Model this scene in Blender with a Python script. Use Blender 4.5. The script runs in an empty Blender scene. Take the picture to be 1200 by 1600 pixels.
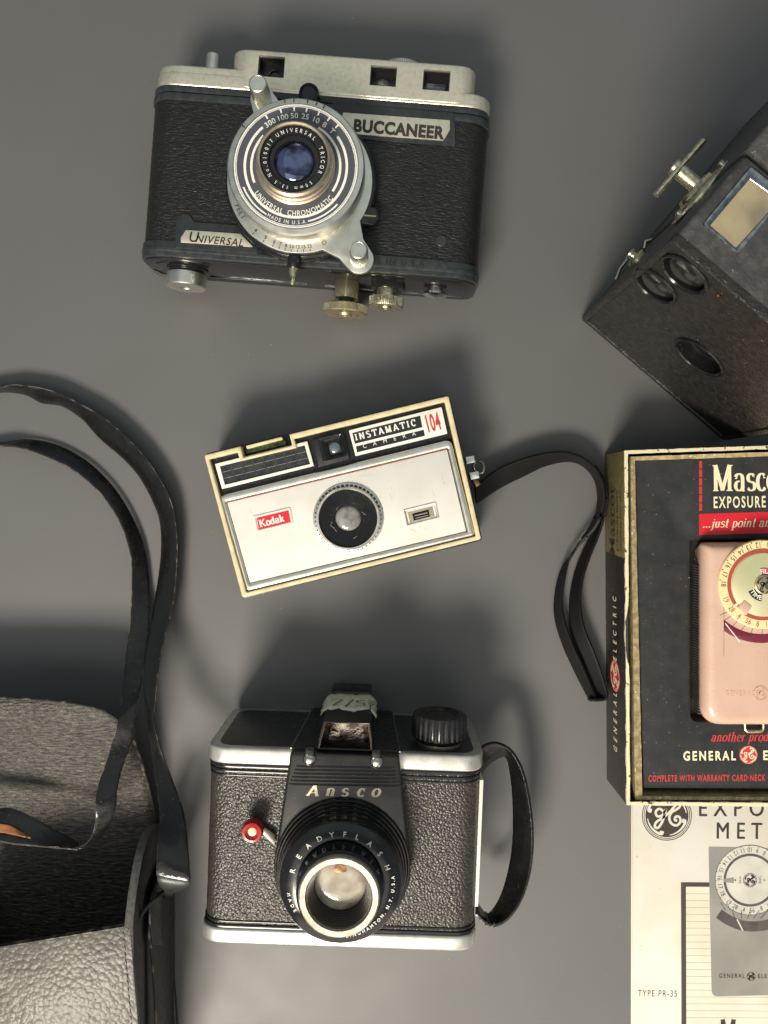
import bpy, bmesh, math, random
from mathutils import Vector, Matrix

# ------------------------------------------------------------------ camera, light, exposure
SC = bpy.context.scene
COL = SC.collection
S = 0.001                      # everything below is measured in millimetres
F, D, NX, NY = 1202.0, 380.0, 600.0, 770.0
rad = math.radians
rnd = random.Random(7)

cam = bpy.data.cameras.new('camera')
cam.sensor_fit = 'VERTICAL'
cam.sensor_height = 36.0
cam.sensor_width = 27.0
cam.lens = F / 1600.0 * 36.0
cam.shift_y = -30.0 / 1600.0
cam.clip_start = 0.01
cam.clip_end = 50.0
camo = bpy.data.objects.new('camera', cam)
camo.location = (0, 0, D * S)
COL.objects.link(camo)
SC.camera = camo

world = bpy.data.worlds.new('World')
SC.world = world
world.use_nodes = True
wb = world.node_tree.nodes['Background']
wb.inputs[0].default_value = (0.78, 0.91, 1.0, 1)
wb.inputs[1].default_value = 0.27


def area(name, loc, target, sx, sy, energy, color):
    l = bpy.data.lights.new(name, 'AREA')
    l.shape = 'RECTANGLE'
    l.size, l.size_y, l.energy, l.color = sx, sy, energy, color
    o = bpy.data.objects.new(name, l)
    o.location = loc
    o.rotation_euler = (Vector(target) - Vector(loc)).to_track_quat('-Z', 'Y').to_euler()
    COL.objects.link(o)
    return o


area('window_light', (-0.40, -1.02, 1.08), (-0.02, -0.05, 0), 0.50, 0.34, 32.0, (1.0, 0.91, 0.77))
area('ceiling_bounce_fill', (-0.25, -0.95, 1.75), (-0.1, -0.4, 0), 2.2, 1.3, 10.5, (1.0, 0.92, 0.80))  # added fill panel acting as a bright ceiling, no ceiling lamp
area('far_ceiling_fill', (0.2, 1.0, 1.75), (0.1, 0.3, 0), 2.4, 1.5, 3.0, (0.92, 1.0, 0.88))  # added dim greenish fill for the far part of the ceiling
area('wall_bounce_fill', (0.1, -1.9, 0.55), (0, 0, 0.1), 2.4, 0.9, 8.0, (1.0, 0.84, 0.64))  # added fill lamp standing in for bounce off a sunlit wall

vs = SC.view_settings
vs.view_transform = 'Standard'
vs.look = 'None'
vs.exposure = 0.0
vs.gamma = 1.0
vs.use_curve_mapping = False


# ------------------------------------------------------------------ helpers: points and frames
def c(r, g, b):
    def f(x):
        x /= 255.0
        return x / 12.92 if x <= 0.04045 else ((x + 0.055) / 1.055) ** 2.4
    return (f(r), f(g), f(b), 1)


def P(px, py, z):
    k = (D - z) / F
    return ((px - NX) * k, (NY - py) * k, z)


class Frame:
    """A thing's own axes (u right, v up the picture, z off the table), in mm."""
    def __init__(s, px, py, deg):
        s.x, s.y, _ = P(px, py, 0)
        s.th = rad(deg)
        s.cs, s.sn = math.cos(s.th), math.sin(s.th)

    def loc(s, x, y):
        dx, dy = x - s.x, y - s.y
        return (dx * s.cs + dy * s.sn, -dx * s.sn + dy * s.cs)

    def L(s, px, py, z):
        x, y, _ = P(px, py, z)
        return s.loc(x, y)

    def L3(s, px, py, z):
        u, v = s.L(px, py, z)
        return (u, v, z)

    def PL(s, pts, z):
        return [s.L(a, b, z) for a, b in pts]

    def onv(s, px, py, v0):
        """point of the upright plane v = v0 seen at a pixel -> (u, z)"""
        dx, dy, dz = (px - NX) / F, (NY - py) / F, -1.0
        a0 = s.loc(0, 0)[1]
        a1 = s.loc(dx, dy)[1]
        t = (v0 - a0) / (a1 - a0)
        u = s.loc(dx * t, dy * t)[0]
        return (u, D - t)


def rpoly(pts, r, n=5):
    """polygon with rounded corners; r one number or one per corner"""
    out = []
    N = len(pts)
    for i, p in enumerate(pts):
        ri = r[i] if isinstance(r, (list, tuple)) else r
        p = Vector(p)
        a = Vector(pts[i - 1]) - p
        b = Vector(pts[(i + 1) % N]) - p
        la, lb = a.length, b.length
        a.normalize(); b.normalize()
        ang = math.acos(max(-1, min(1, a.dot(b))))
        t = min(ri / max(math.tan(ang / 2), 1e-6), la * .49, lb * .49)
        if ri <= 0:
            t = 1e-4
        A, Bq = p + a * t, p + b * t
        for k in range(n + 1):
            q = k / n
            out.append(tuple(A * (1 - q) ** 2 + p * 2 * q * (1 - q) + Bq * q * q))
    return out


def offs(pts, d):
    """offset a polygon outwards by d (either winding)"""
    N = len(pts)
    ar = sum(pts[i - 1][0] * pts[i][1] - pts[i][0] * pts[i - 1][1] for i in range(N))
    sg = 1 if ar > 0 else -1
    out = []
    for i in range(N):
        p = Vector(pts[i])
        a = (p - Vector(pts[i - 1])).normalized()
        b = (Vector(pts[(i + 1) % N]) - p).normalized()
        na, nb = Vector((a.y, -a.x)) * sg, Vector((b.y, -b.x)) * sg
        m = na + nb
        m = m / max(m.dot(m) / 2, .2)
        out.append(tuple(p + m * d))
    return out


def circ(cx, cy, r, n=64, a0=0.0):
    return [(cx + r * math.cos(a0 + 2 * math.pi * i / n), cy + r * math.sin(a0 + 2 * math.pi * i / n)) for i in range(n)]


def rr(u0, u1, v0, v1, r, n=5):
    return rpoly([(u0, v0), (u1, v0), (u1, v1), (u0, v1)], r, n)


def cr(pts, n):
    """smooth curve through points, n samples"""
    pts = [Vector(p) for p in pts]
    d = [0]
    for a, b in zip(pts, pts[1:]):
        d.append(d[-1] + (b - a).length ** .5 + 1e-6)
    out = []
    for k in range(n):
        s = d[-1] * k / (n - 1)
        i = max(j for j in range(len(d)) if d[j] <= s + 1e-9)
        i = min(i, len(pts) - 2)
        t = (s - d[i]) / (d[i + 1] - d[i])
        p1, p2 = pts[i], pts[i + 1]
        p0 = pts[i - 1] if i > 0 else p1 * 2 - p2
        p3 = pts[i + 2] if i + 2 < len(pts) else p2 * 2 - p1
        out.append(.5 * ((2 * p1) + (p2 - p0) * t + (2 * p0 - 5 * p1 + 4 * p2 - p3) * t * t + (3 * p1 - p0 - 3 * p2 + p3) * t ** 3))
    return out


# ------------------------------------------------------------------ helpers: meshes
class M:
    def __init__(s):
        s.v, s.f = [], []

    def add(s, vs_, fs_):
        o = len(s.v)
        s.v += [tuple(p) for p in vs_]
        s.f += [tuple(i + o for i in f) for f in fs_]
        return s

    def loft(s, rings, c0=True, c1=True):
        n = len(rings[0])
        V, Fc = [], []
        for r in rings:
            V += r
        for k in range(len(rings) - 1):
            for i in range(n):
                j = (i + 1) % n
                Fc.append((k * n + i, k * n + j, (k + 1) * n + j, (k + 1) * n + i))
        if c0:
            Fc.append(tuple(range(n))[::-1])
        if c1:
            Fc.append(tuple((len(rings) - 1) * n + i for i in range(n)))
        return s.add(V, Fc)

    def prism(s, poly, z0, z1, mp=None, taper=0.0):
        top = offs(poly, -taper) if taper else poly
        a = [(p[0], p[1], z0) for p in poly]
        b = [(p[0], p[1], z1) for p in top]
        if mp:
            a, b = [mp(*p) for p in a], [mp(*p) for p in b]
        return s.loft([a, b])

    def frame(s, outer, inner, z0, z1, mp=None, zi=None):
        zi = z1 if zi is None else zi
        R = [[(p[0], p[1], z0) for p in outer], [(p[0], p[1], z1) for p in outer],
             [(p[0], p[1], zi) for p in inner], [(p[0], p[1], z0) for p in inner]]
        if mp:
            R = [[mp(*p) for p in r] for r in R]
        return s.loft(R + [R[0]], False, False)

    def sheet(s, poly, z, mp=None):
        a = [(p[0], p[1], z) for p in poly]
        if mp:
            a = [mp(*p) for p in a]
        return s.add(a, [tuple(range(len(a)))])

    def box(s, u0, u1, v0, v1, z0, z1):
        return s.prism([(u0, v0), (u1, v0), (u1, v1), (u0, v1)], z0, z1)

    def lathe(s, prof, org, axis=(0, 0, 1), n=64, cap0=True, cap1=True, teeth=None):
        """profile of (radius, height) turned about axis; teeth=(first, last, depth) cuts a knurl into those profile rows"""
        ax = Vector(axis).normalized()
        ref = Vector((0, 1, 0)) if abs(ax.y) < .9 else Vector((1, 0, 0))
        e1 = ax.cross(ref).normalized()
        e2 = ax.cross(e1)
        org = Vector(org)
        rings = []
        for k, (r, h) in enumerate(prof):
            ring = []
            for i in range(n):
                a = 2 * math.pi * i / n
                q = r
                if teeth and teeth[0] <= k <= teeth[1] and (i // 2) % 2:
                    q = r - teeth[2]
                ring.append(tuple(org + ax * h + (e1 * math.cos(a) + e2 * math.sin(a)) * q))
            rings.append(ring)
        return s.loft(rings, cap0, cap1)

    def tube(s, pts, r, n=8, cap=True):
        pts = [Vector(p) for p in pts]
        rings = []
        for i, p in enumerate(pts):
            t = (pts[min(i + 1, len(pts) - 1)] - pts[max(i - 1, 0)]).normalized()
            ref = Vector((0, 0, 1)) if abs(t.z) < .9 else Vector((1, 0, 0))
            a = t.cross(ref).normalized()
            b = t.cross(a)
            ri = r[i] if isinstance(r, (list, tuple)) else r
            rings.append([tuple(p + (a * math.cos(2 * math.pi * k / n) + b * math.sin(2 * math.pi * k / n)) * ri) for k in range(n)])
        return s.loft(rings, cap, cap)

    def ribbon(s, A, Bq, t, m=4, bulge=0.0):
        """flat strap between two edge lines (3-D points), thickness t"""
        rings = []
        N = len(A)
        for i in range(N):
            a, b = Vector(A[i]), Vector(Bq[i])
            tg = (Vector(A[min(i + 1, N - 1)]) + Vector(Bq[min(i + 1, N - 1)]) - Vector(A[max(i - 1, 0)]) - Vector(Bq[max(i - 1, 0)])).normalized()
            nn = (b - a).cross(tg)
            nn = nn.normalized() if nn.length > 1e-9 else Vector((0, 0, 1))
            if nn.z < 0:
                nn = -nn
            up, dn = [], []
            for k in range(m + 1):
                q = k / m
                bz = bulge * 4 * q * (1 - q)
                base = a.lerp(b, q)
                up.append(tuple(base + nn * (t / 2 + bz)))
                dn.append(tuple(base + nn * (-t / 2 + bz)))
            rings.append(up + dn[::-1])
        return s.loft(rings)

    def arc(s, cx, cy, r0, r1, a0, a1, z, n=48):
        V, Fc = [], []
        for i in range(n + 1):
            a = rad(a0 + (a1 - a0) * i / n)
            V.append((cx + r0 * math.cos(a), cy + r0 * math.sin(a), z))
            V.append((cx + r1 * math.cos(a), cy + r1 * math.sin(a), z))
        for i in range(n):
            Fc.append((2 * i, 2 * i + 1, 2 * i + 3, 2 * i + 2))
        return s.add(V, Fc)

    def brush(s, pts, w, z, mp=None):
        """flat stroke along 2-D points, width w (number, list or function of direction)"""
        pts = [Vector(p[:2]) for p in pts]
        V, Fc = [], []
        N = len(pts)
        for i, p in enumerate(pts):
            t = pts[min(i + 1, N - 1)] - pts[max(i - 1, 0)]
            t = t.normalized() if t.length > 1e-9 else Vector((1, 0))
            wi = w[i] if isinstance(w, (list, tuple)) else (w(t) if callable(w) else w)
            nn = Vector((-t.y, t.x)) * wi / 2
            for q in (p + nn, p - nn):
                V.append(mp(q.x, q.y, z) if mp else (q.x, q.y, z))
        for i in range(N - 1):
            Fc.append((2 * i, 2 * i + 1, 2 * i + 3, 2 * i + 2))
        return s.add(V, Fc)

    def build(s, name, mat, parent=None, bevel=0.0, seg=2, smooth=38, ang=30, kind=None, keep=False):
        me = bpy.data.meshes.new(name)
        me.from_pydata([(x * S, y * S, z * S) for x, y, z in s.v], [], s.f)
        bm = bmesh.new()
        bm.from_mesh(me)
        if not keep:
            bmesh.ops.recalc_face_normals(bm, faces=bm.faces[:])
        if bevel:
            es = [e for e in bm.edges if len(e.link_faces) == 2 and e.calc_face_angle(0) > rad(ang)]
            bmesh.ops.bevel(bm, geom=es, offset=bevel * S, segments=seg, profile=.5, affect='EDGES', clamp_overlap=True)
        bm.to_mesh(me)
        bm.free()
        if smooth:
            for p in me.polygons:
                p.use_smooth = True
            me.set_sharp_from_angle(angle=rad(smooth))
        me.materials.append(mat)
        o = bpy.data.objects.new(name, me)
        COL.objects.link(o)
        if parent:
            o.parent = parent
        if kind:
            o['kind'] = kind
        return o


def cut(o, cutter):
    """carve a mesh builder's solid out of an object"""
    me = bpy.data.meshes.new('cutter')
    me.from_pydata([(x * S, y * S, z * S) for x, y, z in cutter.v], [], cutter.f)
    bm = bmesh.new(); bm.from_mesh(me)
    bmesh.ops.recalc_face_normals(bm, faces=bm.faces[:])
    bm.to_mesh(me); bm.free()
    k = bpy.data.objects.new('cutter', me)
    COL.objects.link(k)
    k.parent = o.parent
    md = o.modifiers.new('cut', 'BOOLEAN')
    md.operation = 'DIFFERENCE'
    md.solver = 'EXACT'
    md.object = k
    dg = bpy.context.evaluated_depsgraph_get()
    dg.update()
    new = bpy.data.meshes.new_from_object(o.evaluated_get(dg))
    o.modifiers.clear()
    old = o.data
    o.data = new
    for p in new.polygons:
        p.use_smooth = True
    new.set_sharp_from_angle(angle=rad(38))
    bpy.data.meshes.remove(old)
    bpy.data.objects.remove(k)
    bpy.data.meshes.remove(me)


def thing(name, label, cat, fr):
    o = bpy.data.objects.new(name, None)
    o.empty_display_size = .02
    o.location = (fr.x * S, fr.y * S, 0)
    o.rotation_euler = (0, 0, fr.th)
    o['label'], o['category'] = label, cat
    COL.objects.link(o)
    return o


# ------------------------------------------------------------------ helpers: lettering
_G = {}


def _width(body, off):
    cu = bpy.data.curves.new('t', 'FONT')
    cu.body, cu.size, cu.resolution_u, cu.offset = body, 1.0, 3, off
    o = bpy.data.objects.new('t', cu)
    COL.objects.link(o)
    bpy.context.view_layer.update()
    dg = bpy.context.evaluated_depsgraph_get()
    me = bpy.data.meshes.new_from_object(o.evaluated_get(dg))
    V = [(v.co.x, v.co.y) for v in me.vertices]
    Fc = [tuple(p.vertices) for p in me.polygons]
    bpy.data.meshes.remove(me)
    bpy.data.objects.remove(o)
    bpy.data.curves.remove(cu)
    return V, Fc


def glyph(ch, off):
    k = (ch, off)
    if k not in _G:
        V, Fc = _width(ch, off) if ch != ' ' else ([], [])
        w2 = _width('H' + ch + 'H', off)[0]
        w1 = _width('HH', off)[0]
        bw = lambda q: max(p[0] for p in q) - min(p[0] for p in q)
        _G[k] = (V, Fc, bw(w2) - bw(w1))
    return _G[k]


def capH():
    if 'cap' not in _G:
        V = glyph('H', 0.0)[0]
        _G['cap'] = max(p[1] for p in V)
    return _G['cap']


def text(m, st, org, z, h, ang=0.0, xs=1.0, off=0.0, sp=0.0, shear=0.0, align='L', fit=None, mp=None):
    """printed sans lettering: cap height h, baseline start org"""
    k = h / capH()
    adv = [glyph(ch, off)[2] for ch in st]
    tot = sum(a * k * xs + sp for a in adv) - sp
    if fit:
        xs *= (fit - sp * (len(st) - 1)) / (tot - sp * (len(st) - 1))
        tot = fit
    x = 0.0 if align == 'L' else (-tot / 2 if align == 'C' else -tot)
    cs, sn = math.cos(rad(ang)), math.sin(rad(ang))
    for ch, a in zip(st, adv):
        V, Fc, _ = glyph(ch, off)
        out = []
        for p in V:
            q = (x + p[0] * k * xs + shear * p[1] * k, p[1] * k)
            q = (org[0] + q[0] * cs - q[1] * sn, org[1] + q[0] * sn + q[1] * cs, z)
            out.append(mp(*q) if mp else q)
        m.add(out, Fc)
        x += a * k * xs + sp
    return tot


def textarc(m, st, cen, r, z, h, mid, out=True, xs=1.0, off=0.0, sp=0.0, span=None, th0=0.0):
    """lettering on a circle; mid = middle direction in degrees (90 = up); out: tops point outwards"""
    k = h / capH()
    adv = [glyph(ch, off)[2] * k * xs for ch in st]
    tot = sum(adv) + sp * (len(st) - 1)
    if span is not None:
        want = rad(span) * r
        sp = (want - sum(adv)) / max(len(st) - 1, 1)
        tot = want
    x = -tot / 2
    for ch, a in zip(st, adv):
        V, Fc, _ = glyph(ch, off)
        s_ = (x + a / 2) / r
        if out:
            th = rad(mid) - s_
            ex, ey = (math.sin(th), -math.cos(th)), (math.cos(th), math.sin(th))
        else:
            th = rad(mid) + s_
            ex, ey = (-math.sin(th), math.cos(th)), (-math.cos(th), -math.sin(th))
        bx, by = cen[0] + r * math.cos(th), cen[1] + r * math.sin(th)
        o_ = []
        for p in V:
            qx, qy = p[0] * k * xs - a / 2, p[1] * k - h / 2
            o_.append((bx + qx * ex[0] + qy * ey[0], by + qx * ex[1] + qy * ey[1], z))
        m.add(o_, Fc)
        x += a + sp


def _a(cx, cy, rx, ry, a0, a1, n=10):
    return [(cx + rx * math.cos(rad(a0 + (a1 - a0) * i / n)), cy + ry * math.sin(rad(a0 + (a1 - a0) * i / n))) for i in range(n + 1)]


# seriffed letters as pen strokes: (advance, strokes, serif bars (x, y, half width))
SERIF = {
    'M': (1.02, [[(.14, 0), (.14, 1)], [(.14, 1), (.46, .03)], [(.46, .03), (.8, 1)], [(.8, 0), (.8, 1)]], [(.14, 0, .13), (.8, 0, .15), (.11, 1, .11), (.85, 1, .11)]),
    'K': (.9, [[(.18, 0), (.18, 1)], [(.72, 1), (.24, .42)], [(.36, .56), (.76, 0)]], [(.18, 0, .15), (.18, 1, .15), (.74, 0, .13), (.7, 1, .13)]),
    'A': (.9, [[(.1, 0), (.42, 1)], [(.42, 1), (.76, 0)], [(.2, .3), (.66, .3)]], [(.1, 0, .12), (.76, 0, .14)]),
    'I': (.46, [[(.23, 0), (.23, 1)]], [(.23, 0, .16), (.23, 1, .16)]),
    'N': (.92, [[(.16, 0), (.16, 1)], [(.16, 1), (.72, 0)], [(.72, 0), (.72, 1)]], [(.16, 0, .12), (.12, 1, .1), (.72, 1, .12)]),
    'S': (.72, [_a(.36, .75, .24, .23, 35, 270) + _a(.36, .26, .27, .25, 90, -145)], [(.58, .9, .03), (.12, .12, .03)]),
    'T': (.8, [[(.4, 0), (.4, 1)], [(.06, .97), (.74, .97)], [(.06, .99), (.06, .76)], [(.74, .99), (.74, .76)]], [(.4, 0, .15)]),
    'C': (.82, [_a(.44, .5, .32, .48, 42, 318, 16), [(.68, .98), (.68, .68)]], []),
    'a': (.58, [_a(.24, .46, .17, .19, 160, 0) + [(.41, .12)] + _a(.5, .1, .09, .1, 180, 270, 4), _a(.24, .19, .17, .18, 75, 360, 12)], [(.1, .5, .05)]),
    's': (.48, [_a(.24, .49, .15, .155, 30, 270) + _a(.24, .17, .17, .165, 90, -150)], [(.38, .56, .02), (.09, .12, .02)]),
    'c': (.5, [_a(.27, .325, .2, .325, 50, 320, 14)], [(.39, .52, .05)]),
    'o': (.56, [_a(.28, .325, .21, .325, 90, 450, 20)], []),
    't': (.4, [[(.18, .9), (.18, .12)] + _a(.28, .1, .1, .1, 180, 300, 5), [(.05, .64), (.34, .64)]], []),
    'j': (.32, [[(.18, .64), (.18, -.16)] + _a(.07, -.16, .11, .12, 0, -130, 6), [(.18, .82), (.18, .93)]], [(.13, .64, .08)]),
    'u': (.62, [[(.14, .64), (.14, .16)] + _a(.28, .16, .14, .15, 180, 330, 7), [(.44, .64), (.44, 0)]], [(.1, .64, .07), (.41, .64, .06), (.49, 0, .06)]),
    'p': (.6, [[(.15, .64), (.15, -.28)], _a(.3, .325, .19, .315, 150, -150, 14)], [(.11, .64, .06), (.15, -.28, .12)]),
    'i': (.32, [[(.16, .64), (.16, 0)], [(.16, .82), (.16, .93)]], [(.12, .64, .07), (.16, 0, .11)]),
    'n': (.64, [[(.15, .64), (.15, 0)], _a(.3, .46, .15, .18, 160, 0, 7) + [(.45, 0)]], [(.11, .64, .06), (.15, 0, .11), (.46, 0, .11)]),
    'd': (.62, [_a(.26, .325, .18, .315, 30, 330, 14), [(.44, 1), (.44, 0)]], [(.4, 1, .07), (.49, 0, .06)]),
    'h': (.64, [[(.15, 1), (.15, 0)], _a(.3, .46, .15, .18, 160, 0, 7) + [(.45, 0)]], [(.11, 1, .06), (.15, 0, .11), (.46, 0, .11)]),
    'e': (.52, [[(.09, .35), (.45, .35)] + _a(.27, .35, .18, .3, 0, 180, 8) + _a(.27, .32, .18, .32, 180, 310, 7)], []),
    'r': (.48, [[(.15, .64), (.15, 0)], _a(.3, .46, .15, .17, 170, 60, 5)], [(.11, .64, .06), (.15, 0, .12), (.39, .58, .04)]),
    'k': (.62, [[(.15, 1), (.15, 0)], [(.48, .64), (.19, .28)], [(.28, .4), (.5, 0)]], [(.11, 1, .06), (.15, 0, .12), (.49, 0, .1), (.47, .64, .09)]),
    'f': (.38, [[(.16, 0)] + [(.16, .78)] + _a(.28, .78, .12, .2, 180, 50, 5), [(.04, .64), (.32, .64)]], [(.16, 0, .11)]),
    '.': (.3, [[(.12, 0), (.12, .12)]], []),
    '-': (.4, [[(.06, .32), (.32, .32)]], []),
    ' ': (.34, [], []),
}


def stext(m, st, org, z, h, ang=0.0, xs=1.0, thick=.15, thin=.05, bar=.05, shear=0.0, sp=0.0, fit=None, mp=None):
    """printed seriffed lettering drawn with a broad pen"""
    adv = [SERIF[ch][0] for ch in st]
    tot = sum(adv) * h * xs + sp * (len(st) - 1)
    if fit:
        xs *= (fit - sp * (len(st) - 1)) / (tot - sp * (len(st) - 1))
    cs, sn = math.cos(rad(ang)), math.sin(rad(ang))
    x = 0.0
    for ch, a in zip(st, adv):
        _, strokes, bars = SERIF[ch]

        def mm(px_, py_, zz):
            q = (x + px_ * h * xs + shear * py_ * h, py_ * h)
            q = (org[0] + q[0] * cs - q[1] * sn, org[1] + q[0] * sn + q[1] * cs, zz)
            return mp(*q) if mp else q
        n = 0
        for sk in strokes:
            m.brush(sk, lambda t: thin + (thick - thin) * abs(t.y) ** 1.3, z + .003 * n, mm)
            n += 1
        for bx, by, hw in bars:
            m.brush([(bx - hw, by + (bar / 2 if by < .5 and by >= 0 and by != .12 else -bar / 2)), (bx + hw, by + (bar / 2 if by < .5 and by >= 0 and by != .12 else -bar / 2))], bar, z + .003 * n, mm)
            n += 1
        x += a * h * xs + sp


def monogram(m, cen, r, z, w=1.0, mp=None, ang=0.0):
    """round emblem: script initials inside a ring of four curls (light strokes only)"""
    cs, sn = math.cos(rad(ang)), math.sin(rad(ang))

    def mm(x, y, zz):
        q = (cen[0] + (x * cs - y * sn) * r, cen[1] + (x * sn + y * cs) * r, zz)
        return mp(*q) if mp else q
    ring = _a(0, 0, .95, .95, 0, 360, 40)
    m.brush(ring, .035 * w, z, mm)
    for k in range(4):
        a = k * 90 + 8
        pts = _a(0, 0, .84, .84, a, a + 62, 12)
        e = rad(a + 62)
        # hooked inner end
        hk = [(.84 * math.cos(e + .05) * q, .84 * math.sin(e + .05) * q) for q in (.97, .9, .82)]
        m.brush(pts + hk, [.03 * w + .10 * w * i / 15 for i in range(13)] + [.15 * w, .18 * w, .16 * w], z + .004, mm)
    g = cr([(-.1, .12), (-.3, .3), (-.48, .18), (-.42, -.02), (-.2, .02), (-.04, .3), (-.1, .05), (-.22, -.3), (-.38, -.52), (-.52, -.48), (-.46, -.28), (-.2, -.1), (.08, .12), (.28, .34), (.42, .5)], 46)
    m.brush(g, .1 * w, z + .008, mm)
    e_ = cr([(.3, .5), (.5, .56), (.56, .4), (.4, .26), (.2, .14), (.1, -.1), (.2, -.34), (.42, -.42), (.58, -.26), (.54, -.06), (.38, -.04), (.34, -.18), (.44, -.22)], 44)
    m.brush(e_, .1 * w, z + .012, mm)


# ------------------------------------------------------------------ materials
def mat(name, col, rough=.5, metal=0.0, col2=None, cs=1.0, cth=(.4, .65), cdet=4.0, bump=None, bs=1.0, bd=.1, bst=.6,
        spec=.5, coat=0.0, rvar=0.0, rs=.5, speck=None, trans=0.0, ior=1.5, tint=None, sheen=0.0, stretch=None, bump2=None, crough=.05):
    m = bpy.data.materials.new(name)
    m.use_nodes = True
    nt = m.node_tree
    N, Lk = nt.nodes, nt.links
    bs_ = N['Principled BSDF']
    I = bs_.inputs
    I['Base Color'].default_value = col
    I['Roughness'].default_value = rough
    I['Metallic'].default_value = metal
    I['Specular IOR Level'].default_value = spec
    I['Coat Weight'].default_value = coat
    I['Coat Roughness'].default_value = crough
    I['IOR'].default_value = ior
    I['Transmission Weight'].default_value = trans
    if sheen:
        I['Sheen Weight'].default_value = sheen
        I['Sheen Roughness'].default_value = .5
    if tint:
        I['Specular Tint'].default_value = tint
    tc = N.new('ShaderNodeTexCoord')
    mp = N.new('ShaderNodeMapping')
    mp.inputs['Scale'].default_value = (1000, 1000, 1000)
    Lk.new(tc.outputs['Object'], mp.inputs['Vector'])
    vec = mp.outputs['Vector']
    if stretch:
        mp2 = N.new('ShaderNodeMapping')
        mp2.inputs['Scale'].default_value = stretch
        Lk.new(vec, mp2.inputs['Vector'])
        svec = mp2.outputs['Vector']
    else:
        svec = vec

    def noise(scale, det=3.0, v=None, dist=0.0):
        n = N.new('ShaderNodeTexNoise')
        n.inputs['Scale'].default_value = scale
        n.inputs['Detail'].default_value = det
        n.inputs['Distortion'].default_value = dist
        Lk.new(v or vec, n.inputs['Vector'])
        return n

    def ramp(src, a, b):
        r = N.new('ShaderNodeMapRange')
        r.inputs['From Min'].default_value = a
        r.inputs['From Max'].default_value = b
        Lk.new(src, r.inputs['Value'])
        return r.outputs['Result']
    colsock = None
    if col2:
        n = noise(cs, cdet, svec)
        mx = N.new('ShaderNodeMix')
        mx.data_type = 'RGBA'
        Lk.new(ramp(n.outputs['Fac'], *cth), mx.inputs['Factor'])
        mx.inputs['A'].default_value = col
        mx.inputs['B'].default_value = col2
        colsock = mx.outputs['Result']
    for sp_ in (speck if isinstance(speck, list) else ([speck] if speck else [])):
        scol, sscale, th, w = sp_
        n = noise(sscale, 2.0)
        n2 = noise(sscale * .13 + .01, 1.0)
        mu = N.new('ShaderNodeMath')
        mu.operation = 'MULTIPLY'
        Lk.new(ramp(n.outputs['Fac'], th, th + w), mu.inputs[0])
        Lk.new(ramp(n2.outputs['Fac'], .42, .6), mu.inputs[1])
        mx = N.new('ShaderNodeMix')
        mx.data_type = 'RGBA'
        Lk.new(mu.outputs[0], mx.inputs['Factor'])
        if colsock:
            Lk.new(colsock, mx.inputs['A'])
        else:
            mx.inputs['A'].default_value = col
        mx.inputs['B'].default_value = scol
        colsock = mx.outputs['Result']
    if colsock:
        Lk.new(colsock, I['Base Color'])
    if rvar:
        n = noise(rs, 4.0)
        r = N.new('ShaderNodeMapRange')
        r.inputs['From Min'].default_value = .3
        r.inputs['From Max'].default_value = .7
        r.inputs['To Min'].default_value = max(.02, rough - rvar)
        r.inputs['To Max'].default_value = min(1, rough + rvar)
        Lk.new(n.outputs['Fac'], r.inputs['Value'])
        Lk.new(r.outputs['Result'], I['Roughness'])
    prev = None
    for b in ([(bump, bs, bd, bst)] if bump else []) + ([bump2] if bump2 else []):
        kind, sc_, dist, stg = b
        if kind == 'bead':
            wn = noise(sc_ * .8, 2.0)
            ad = N.new('ShaderNodeVectorMath')
            ad.operation = 'MULTIPLY_ADD'
            Lk.new(wn.outputs['Color'], ad.inputs[0])
            ad.inputs[1].default_value = (.9, .9, .9)
            Lk.new(svec, ad.inputs[2])
            v = N.new('ShaderNodeTexVoronoi')
            v.feature = 'F1'
            v.inputs['Scale'].default_value = sc_
            Lk.new(ad.outputs[0], v.inputs['Vector'])
            pw = N.new('ShaderNodeMath')
            pw.operation = 'POWER'
            Lk.new(v.outputs['Distance'], pw.inputs[0])
            pw.inputs[1].default_value = 1.7
            iv = N.new('ShaderNodeMath')
            iv.operation = 'SUBTRACT'
            iv.inputs[0].default_value = 1.0
            Lk.new(pw.outputs[0], iv.inputs[1])
            h = iv.outputs[0]
        elif kind == 'noise':
            h = noise(sc_, 4.0, svec, .3).outputs['Fac']
        elif kind == 'fine':
            h = noise(sc_, 2.0, svec).outputs['Fac']
        elif kind == 'dome':
            v = N.new('ShaderNodeTexVoronoi')
            v.feature = 'SMOOTH_F1'
            v.inputs['Scale'].default_value = sc_
            v.inputs['Smoothness'].default_value = .25
            Lk.new(svec, v.inputs['Vector'])
            iv = N.new('ShaderNodeMath')
            iv.operation = 'SUBTRACT'
            iv.inputs[0].default_value = 1.0
            Lk.new(v.outputs['Distance'], iv.inputs[1])
            h = iv.outputs[0]
        elif kind == 'pebble':
            v = N.new('ShaderNodeTexVoronoi')
            v.feature = 'DISTANCE_TO_EDGE'
            v.inputs['Scale'].default_value = sc_
            v.inputs['Randomness'].default_value = .8
            Lk.new(svec, v.inputs['Vector'])
            iv = N.new('ShaderNodeMapRange')
            iv.interpolation_type = 'SMOOTHERSTEP'
            iv.inputs['From Min'].default_value = -.12
            iv.inputs['From Max'].default_value = .42
            Lk.new(v.outputs['Distance'], iv.inputs['Value'])
            h = iv.outputs[0]
        elif kind == 'wave':
            w = N.new('ShaderNodeTexWave')
            w.inputs['Scale'].default_value = sc_
            w.inputs['Distortion'].default_value = .4
            Lk.new(svec, w.inputs['Vector'])
            h = w.outputs['Fac']
        bn = N.new('ShaderNodeBump')
        bn.inputs['Strength'].default_value = stg
        bn.inputs['Distance'].default_value = dist * S
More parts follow.
